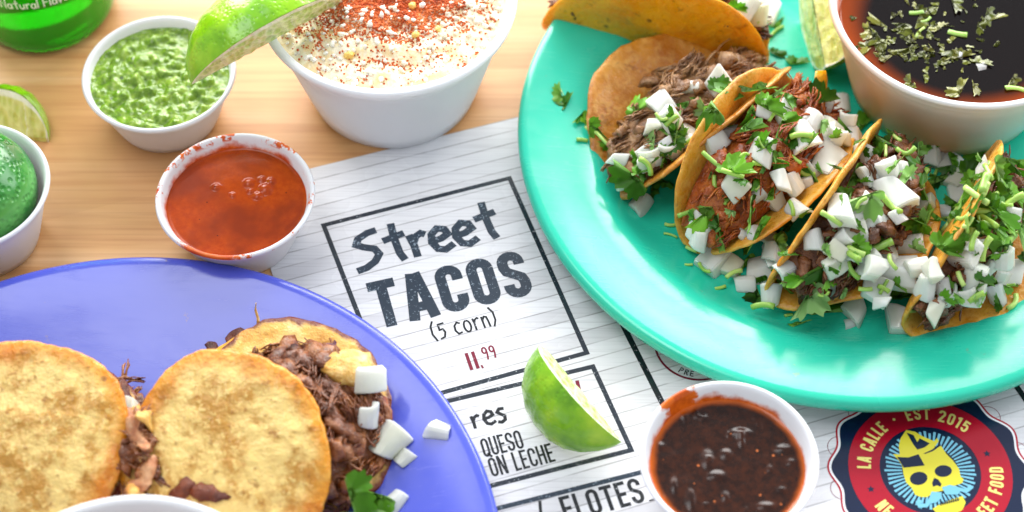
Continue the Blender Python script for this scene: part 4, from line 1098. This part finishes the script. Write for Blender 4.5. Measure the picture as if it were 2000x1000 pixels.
def put(kind, x, y, size, yaw=None, lift=None, face=.5, tilt=.35, owner=None, sq=(1, 1, 1)):
    h = cast(x, y)
    if h is None: return None
    p, n_, ow, dist, _t = h
    if n_.dot(-ray(x, y)) < 0: n_ = -n_
    on_plate = ow in (gplate, pplate)
    if on_plate: face, tilt = .12, .12
    n_ = (n_ * (1 - face) + -ray(x, y) * face).normalized()
    s_ = size / (FPX / dist)
    if yaw is None: yaw = GR_.uniform(0, 6.28)
    M = orient(n_, tilt, yaw)
    me = {'onion': ONIONS, 'leaf': LEAVES, 'stem': STEMS}[kind]; me = me[GR_.randrange(len(me))]
    lf = {'onion': .26, 'leaf': .10, 'stem': .13}[kind] * s_ if lift is None else lift
    # keep the picture position: move back along the view ray
    M2 = Matrix.Translation(p - ray(x, y) * lf * 1.1) @ M @ Matrix.Diagonal((s_ * sq[0], s_ * sq[1], s_ * sq[2], 1))
    name = {'onion': 'onion_piece', 'leaf': 'cilantro_leaf', 'stem': 'cilantro_stem'}[kind]
    o = link(name, me, None if on_plate else ow, M2)
    if kind == 'onion':   # later pieces may lie on this one
        T = M2 @ Matrix.Scale(1 / MM, 4)
        reg(ow, [T @ v.co for v in me.vertices], [list(f.vertices) for f in me.polygons])
    if on_plate: LOOSE.append((kind, x, y, o, ow))
    return o
ON = [(1294, 204, 50), (1277, 244, 36), (1273, 300, 52), (1347, 265, 50), (1408, 168, 55), (1208, 311, 35), (1252, 395, 50), (1221, 357, 32), (1399, 275, 48), (1433, 254, 50), (1483, 290, 55), (1567, 265, 52), (1613, 205, 32), (1642, 202, 42), (1552, 357, 50), (1516, 394, 48), (1558, 402, 46),
      (1392, 505, 60), (1485, 525, 60), (1510, 480, 42), (1455, 550, 48), (1512, 576, 42), (1642, 410, 66), (1667, 467, 52), (1710, 420, 56), (1730, 332, 44), (1762, 330, 38), (1705, 520, 56), (1712, 565, 46), (1670, 602, 54), (1660, 630, 24), (1755, 627, 60), (1825, 607, 42), (1635, 490, 40),
      (1885, 495, 58), (1965, 510, 50), (1857, 320, 58), (1802, 400, 44), (1872, 380, 34), (1950, 390, 30), (1905, 548, 62), (1938, 545, 50), (1618, 313, 66), (1618, 252, 64), (1747, 378, 70), (1770, 474, 70), (1755, 532, 64), (1660, 258, 44), (1590, 232, 44), (1920, 330, 36), (1975, 420, 36), (1350, 170, 34)]
for x, y, s_ in ON: put('onion', x, y, s_ * .96)
for x, y, s_ in ((724, 742, 56), (726, 815, 52), (768, 866, 58)): put('onion', x, y, s_, lift=2.5)
for x, y, s_ in ((857, 836, 44), (787, 892, 38), (772, 975, 42), (256, 790, 30)): put('onion', x, y, s_)
# the dense mix of finely cut onion and cilantro packed over and between the tacos
HULL = [(1215, 335), (1290, 200), (1420, 160), (1600, 190), (1665, 250), (1790, 275), (2005, 300), (2005, 600), (1800, 615), (1650, 605), (1530, 560), (1400, 505), (1330, 455)]
def inside(x, y):
    c_ = False
    for i in range(len(HULL)):
        (x1, y1), (x2, y2) = HULL[i], HULL[i - 1]
        if (y1 > y) != (y2 > y) and x < (x2 - x1) * (y - y1) / (y2 - y1) + x1: c_ = not c_
    return c_
TAC = [tA, tB, tC, tD]
def put_in(kind, x, y, size):
    o = put(kind, x, y, size, tilt=.6, face=.3)
    if o is not None and o.parent is None:
        LOOSE.pop(); w_ = o.matrix_basis.translation.copy(); par = min(TAC, key=lambda t_: (t_.location - w_).length); o.parent = par; o.matrix_basis.translation = w_ - par.location
    return o
def scatter_mix(n, kinds, sizes, keep_tort=.12):
    k = 0; tries = 0
    while k < n and tries < n * 12:
        tries += 1; x, y = GR_.uniform(1215, 2005), GR_.uniform(160, 612)
        if not inside(x, y): continue
        h = cast(x, y)
        if h is None or (h[4] and GR_.random() > keep_tort): continue
        put_in(GR_.choice(kinds), x, y, GR_.uniform(*sizes))
        k += 1
scatter_mix(48, ('onion',), (26, 50), .05)
for x, y, s_ in ((1800, 560, 44), (1792, 520, 40), (1838, 565, 38), (1820, 530, 46), (1430, 520, 40), (1540, 530, 44), (1360, 470, 36), (1690, 300, 44), (1700, 345, 40), (1820, 300, 40)): put_in('onion', x, y, s_)
scatter_mix(165, ('leaf', 'leaf', 'leaf', 'leaf', 'stem'), (26, 54))
for _ in range(60):
    x, y = GR_.gauss(1900, 55), GR_.gauss(405, 50)
    h = cast(x, y)
    if x < 2010 and h and h[2] not in (gplate, pplate): put(GR_.choice(('leaf', 'leaf', 'leaf', 'leaf', 'stem')), x, y, GR_.uniform(34, 68), tilt=.6, face=.3)
LF = [(1248, 214, 44), (1277, 268, 60), (1235, 338, 78), (1323, 252, 60), (1390, 204, 80), (1445, 187, 70), (1466, 254, 58), (1520, 252, 62), (1515, 190, 70), (1555, 190, 70), (1437, 340, 74), (1512, 374, 50), (1660, 350, 62), (1685, 382, 60), (1750, 324, 46), (1570, 545, 80), (1600, 520, 60), (1570, 585, 74), (1540, 570, 60), (1620, 610, 66), (1772, 582, 90), (1860, 595, 62), (1915, 287, 76), (1882, 262, 46), (1765, 270, 46), (1970, 318, 80), (1805, 450, 80), (1875, 410, 80), (1915, 400, 80), (1950, 425, 80), (1845, 495, 56), (1965, 480, 60), (1465, 415, 60), (1475, 455, 60), (1370, 420, 54), (1480, 566, 44), (1410, 470, 28), (1565, 632, 34), (1690, 270, 30), (1590, 340, 50), (1610, 200, 50), (1690, 245, 50), (1740, 280, 46), (1800, 320, 50), (1845, 350, 60), (1990, 370, 60), (1900, 350, 70), (1935, 360, 60), (1830, 420, 46), (1990, 450, 60), (1790, 430, 50), (1360, 190, 36), (1500, 215, 44), (1470, 210, 44), (1540, 285, 36), (1520, 110, 30), (1560, 125, 30), (1490, 175, 50), (1310, 280, 36)]
for x, y, s_ in LF: put('leaf', x, y, min(s_ * 1.6, 92), tilt=.6, face=.35)
ST = [(1395, 355, 34, 1.5), (1422, 390, 24, .8), (1477, 370, 22, 0), (1555, 312, 30, -.8), (1482, 320, 36, -.1), (1710, 485, 62, .05), (1740, 402, 54, 0), (1770, 300, 50, .05), (1802, 350, 46, 1.5), (1730, 295, 26, 1.4), (1490, 595, 46, .05), (1540, 615, 22, .3), (1312, 440, 30, .1), (1310, 458, 28, -.3), (1350, 487, 30, -.5), (1345, 517, 20, 0), (1375, 527, 40, -.7), (1407, 562, 28, .3), (1432, 532, 36, .5), (1922, 485, 50, 1.1), (1955, 465, 46, -.8), (1975, 455, 30, 1.3), (1970, 557, 26, 0), (1982, 592, 44, 1.0), (1782, 607, 32, -.2), (1872, 407, 56, .1), (1535, 465, 40, 1.5), (1932, 322, 30, .7), (1690, 565, 34, 0), (1137, 273, 28, 0), (1890, 440, 44, .6), (1930, 430, 46, 2.2), (1850, 440, 50, .4), (1960, 400, 40, -.5), (1830, 330, 34, 1.2), (1900, 470, 40, .9), (1515, 60, 40, .8), (1470, 30, 40, 1.9)]
for x, y, s_, yw in ST: put('stem', x, y, s_, yw, tilt=.15, face=.2)
# top taco scraps and the green tuft on the blue plate
for x, y, s_ in ((1450, 12, 44), (1500, 18, 50), (1478, 30, 36)): put('onion', x, y, s_)
for x, y, s_ in ((1440, 20, 40), (1520, 40, 44)): put('leaf', x, y, s_)
for x, y, s_ in ((685, 978, 110), (712, 985, 120), (732, 962, 100), (700, 1000, 100)): put('leaf', x, y, s_, tilt=.5, face=.6, lift=4)
put('stem', 705, 965, 50, 1.2, lift=6)
# an orange strip of tortilla standing between taco and broth cup
pt = pix(1604, 190, 20); vs, fs = [], []
tube([pix(1606, 205, 20), pix(1605, 180, 25), pix(1603, 158, 30), pix(1603, 138, 33)], [2.6, 3.4, 3.6, 2.4], 12, vs, fs, .45)
mesh_at('tortilla_strip', tB.location / MM, vs, fs, TORTO, tB)
# sprig resting on the plate slope
h0 = cast(1094, 178)[0]; pts = []
for q in ((1094, 172), (1105, 195), (1122, 222), (1142, 245), (1165, 262), (1186, 285)):
    h = cast(*q); pts.append(h[0] + h[1] * 1.0)
sp = empty('cilantro_sprig', pts[3], 'pale cilantro sprig lying on the left slope of the mint plate', 'cilantro')
vs, fs = tube(pts, [1.1, 1.0, .9, .9, .8, .6], 8); mesh_at('cilantro_stem', pts[3], vs, fs, STEM, sp)
for (x, y, s_) in ((1096, 180, 36), (1110, 200, 36), (1130, 228, 34), (1150, 250, 36), (1172, 262, 40), (1186, 276, 34), (1160, 240, 26)):
    o = put('leaf', x, y, s_ * 1.3)
    if o is not None and o.parent is None:
        LOOSE.pop(); o.parent = sp; o.matrix_basis.translation -= sp.location
# label the loose bits
ON_LAB = {(1252, 395): 'white onion slice lying on mint plate below the leftmost taco', (1221, 357): 'small onion scrap against the left side of the leftmost taco', (1208, 311): 'onion piece at the outer left edge of the leftmost taco',
          (857, 836): 'lone white onion cube on the bare blue plate rim', (787, 890): 'translucent onion slice on blue plate right under a cube', (772, 975): 'onion sliver on blue plate beside the green cilantro at bottom edge'}
ORD = ('first second third fourth fifth sixth seventh eighth ninth tenth eleventh twelfth thirteenth fourteenth fifteenth sixteenth seventeenth eighteenth nineteenth twentieth '
       'twenty-first twenty-second twenty-third twenty-fourth twenty-fifth twenty-sixth twenty-seventh twenty-eighth twenty-ninth thirtieth').split()
cnt = {}
for kind, x, y, o, ow in sorted(LOOSE, key=lambda q: q[1]):
    pl = 'mint' if ow is gplate else 'blue'
    if kind == 'onion' and (x, y) in ON_LAB: tag(o, ON_LAB[(x, y)], 'onion', 'loose onion on the %s plate' % pl); continue
    if kind != 'onion': o.name = 'cilantro_bit'
    k = cnt.setdefault((kind, pl), 0); cnt[(kind, pl)] += 1
    what = {'onion': 'diced onion', 'leaf': 'cilantro leaf scrap', 'stem': 'cut cilantro stalk'}[kind]
    where = 'on the mint plate in front of the tacos' if pl == 'mint' else 'on the blue plate beside the griddled taco'
    tag(o, 'loose %s on %s plate, %s from the left' % (what, pl, ORD[min(k, 29)]), 'onion' if kind == 'onion' else 'cilantro', 'loose %s %s' % (what, where))
# herbs floating on the broth
s = N('soaked_cilantro'); n = s.noise(200, 3, .6)
s.set(s.mix(n, s.ramp(s.rand(), [(0, lin(88, 98, 22)), (.6, lin(132, 138, 36)), (1, lin(176, 172, 74))]), lin(70, 78, 20)), .2, .5)
SOAKED = []
for me in LEAVES:
    m2 = me.copy(); m2.materials[0] = s.m; SOAKED.append(m2)
zb = ZG + 37.4
def floatbit(me_list, name, px, py, size, yaw, mat=None):
    p = pix(px, py, zb); s_ = size / 4.4
    M = Matrix.Translation(p) @ orient(Vector((0, 0, 1)), .12, yaw) @ Matrix.Diagonal((s_, s_, s_ * .5, 1))
    return link(name, GR_.choice(me_list), brs, M)
FB = [(1720, 42, 44), (1712, 62, 40), (1755, 45, 40), (1758, 60, 34), (1795, 30, 40), (1790, 45, 30), (1700, 90, 30), (1730, 98, 44), (1770, 95, 46), (1785, 102, 34), (1838, 55, 30), (1855, 98, 34), (1850, 118, 44), (1882, 112, 34), (1915, 125, 34), (1880, 175, 44), (1900, 170, 34), (1925, 30, 40), (1950, 35, 34), (1975, 155, 30), (1735, 115, 24), (1690, 105, 26), (1780, 160, 26), (1860, 8, 40), (1830, 15, 30), (1700, 60, 34), (1908, 55, 26)]
for _ in range(110):
    FB.append((GR_.gauss(1790, 75), GR_.gauss(85, 45), GR_.uniform(6, 17)))
BC = pix(1887, 5, ZG + HQ)
FB = [q for q in FB if (pix(q[0], q[1], zb) - Vector((BC.x, BC.y, zb))).length < RBi - 3]
for x, y, s_ in FB: floatbit(SOAKED, 'cilantro_leaf', x, y, s_ * 1.3, GR_.uniform(0, 6.28))
for x, y, s_, yw in ((1870, 66, 44, -.3), (1790, 25, 34, .1), (1985, 172, 40, -.1), (1795, 62, 30, .9), (1810, 40, 24, .5)): floatbit(STEMS, 'cilantro_stem', x, y, s_, yw)
for x, y, s_ in ((1918, 128, 22), (1876, 108, 14)): floatbit(ONIONS, 'onion_piece', x, y, s_, GR_.uniform(0, 6))
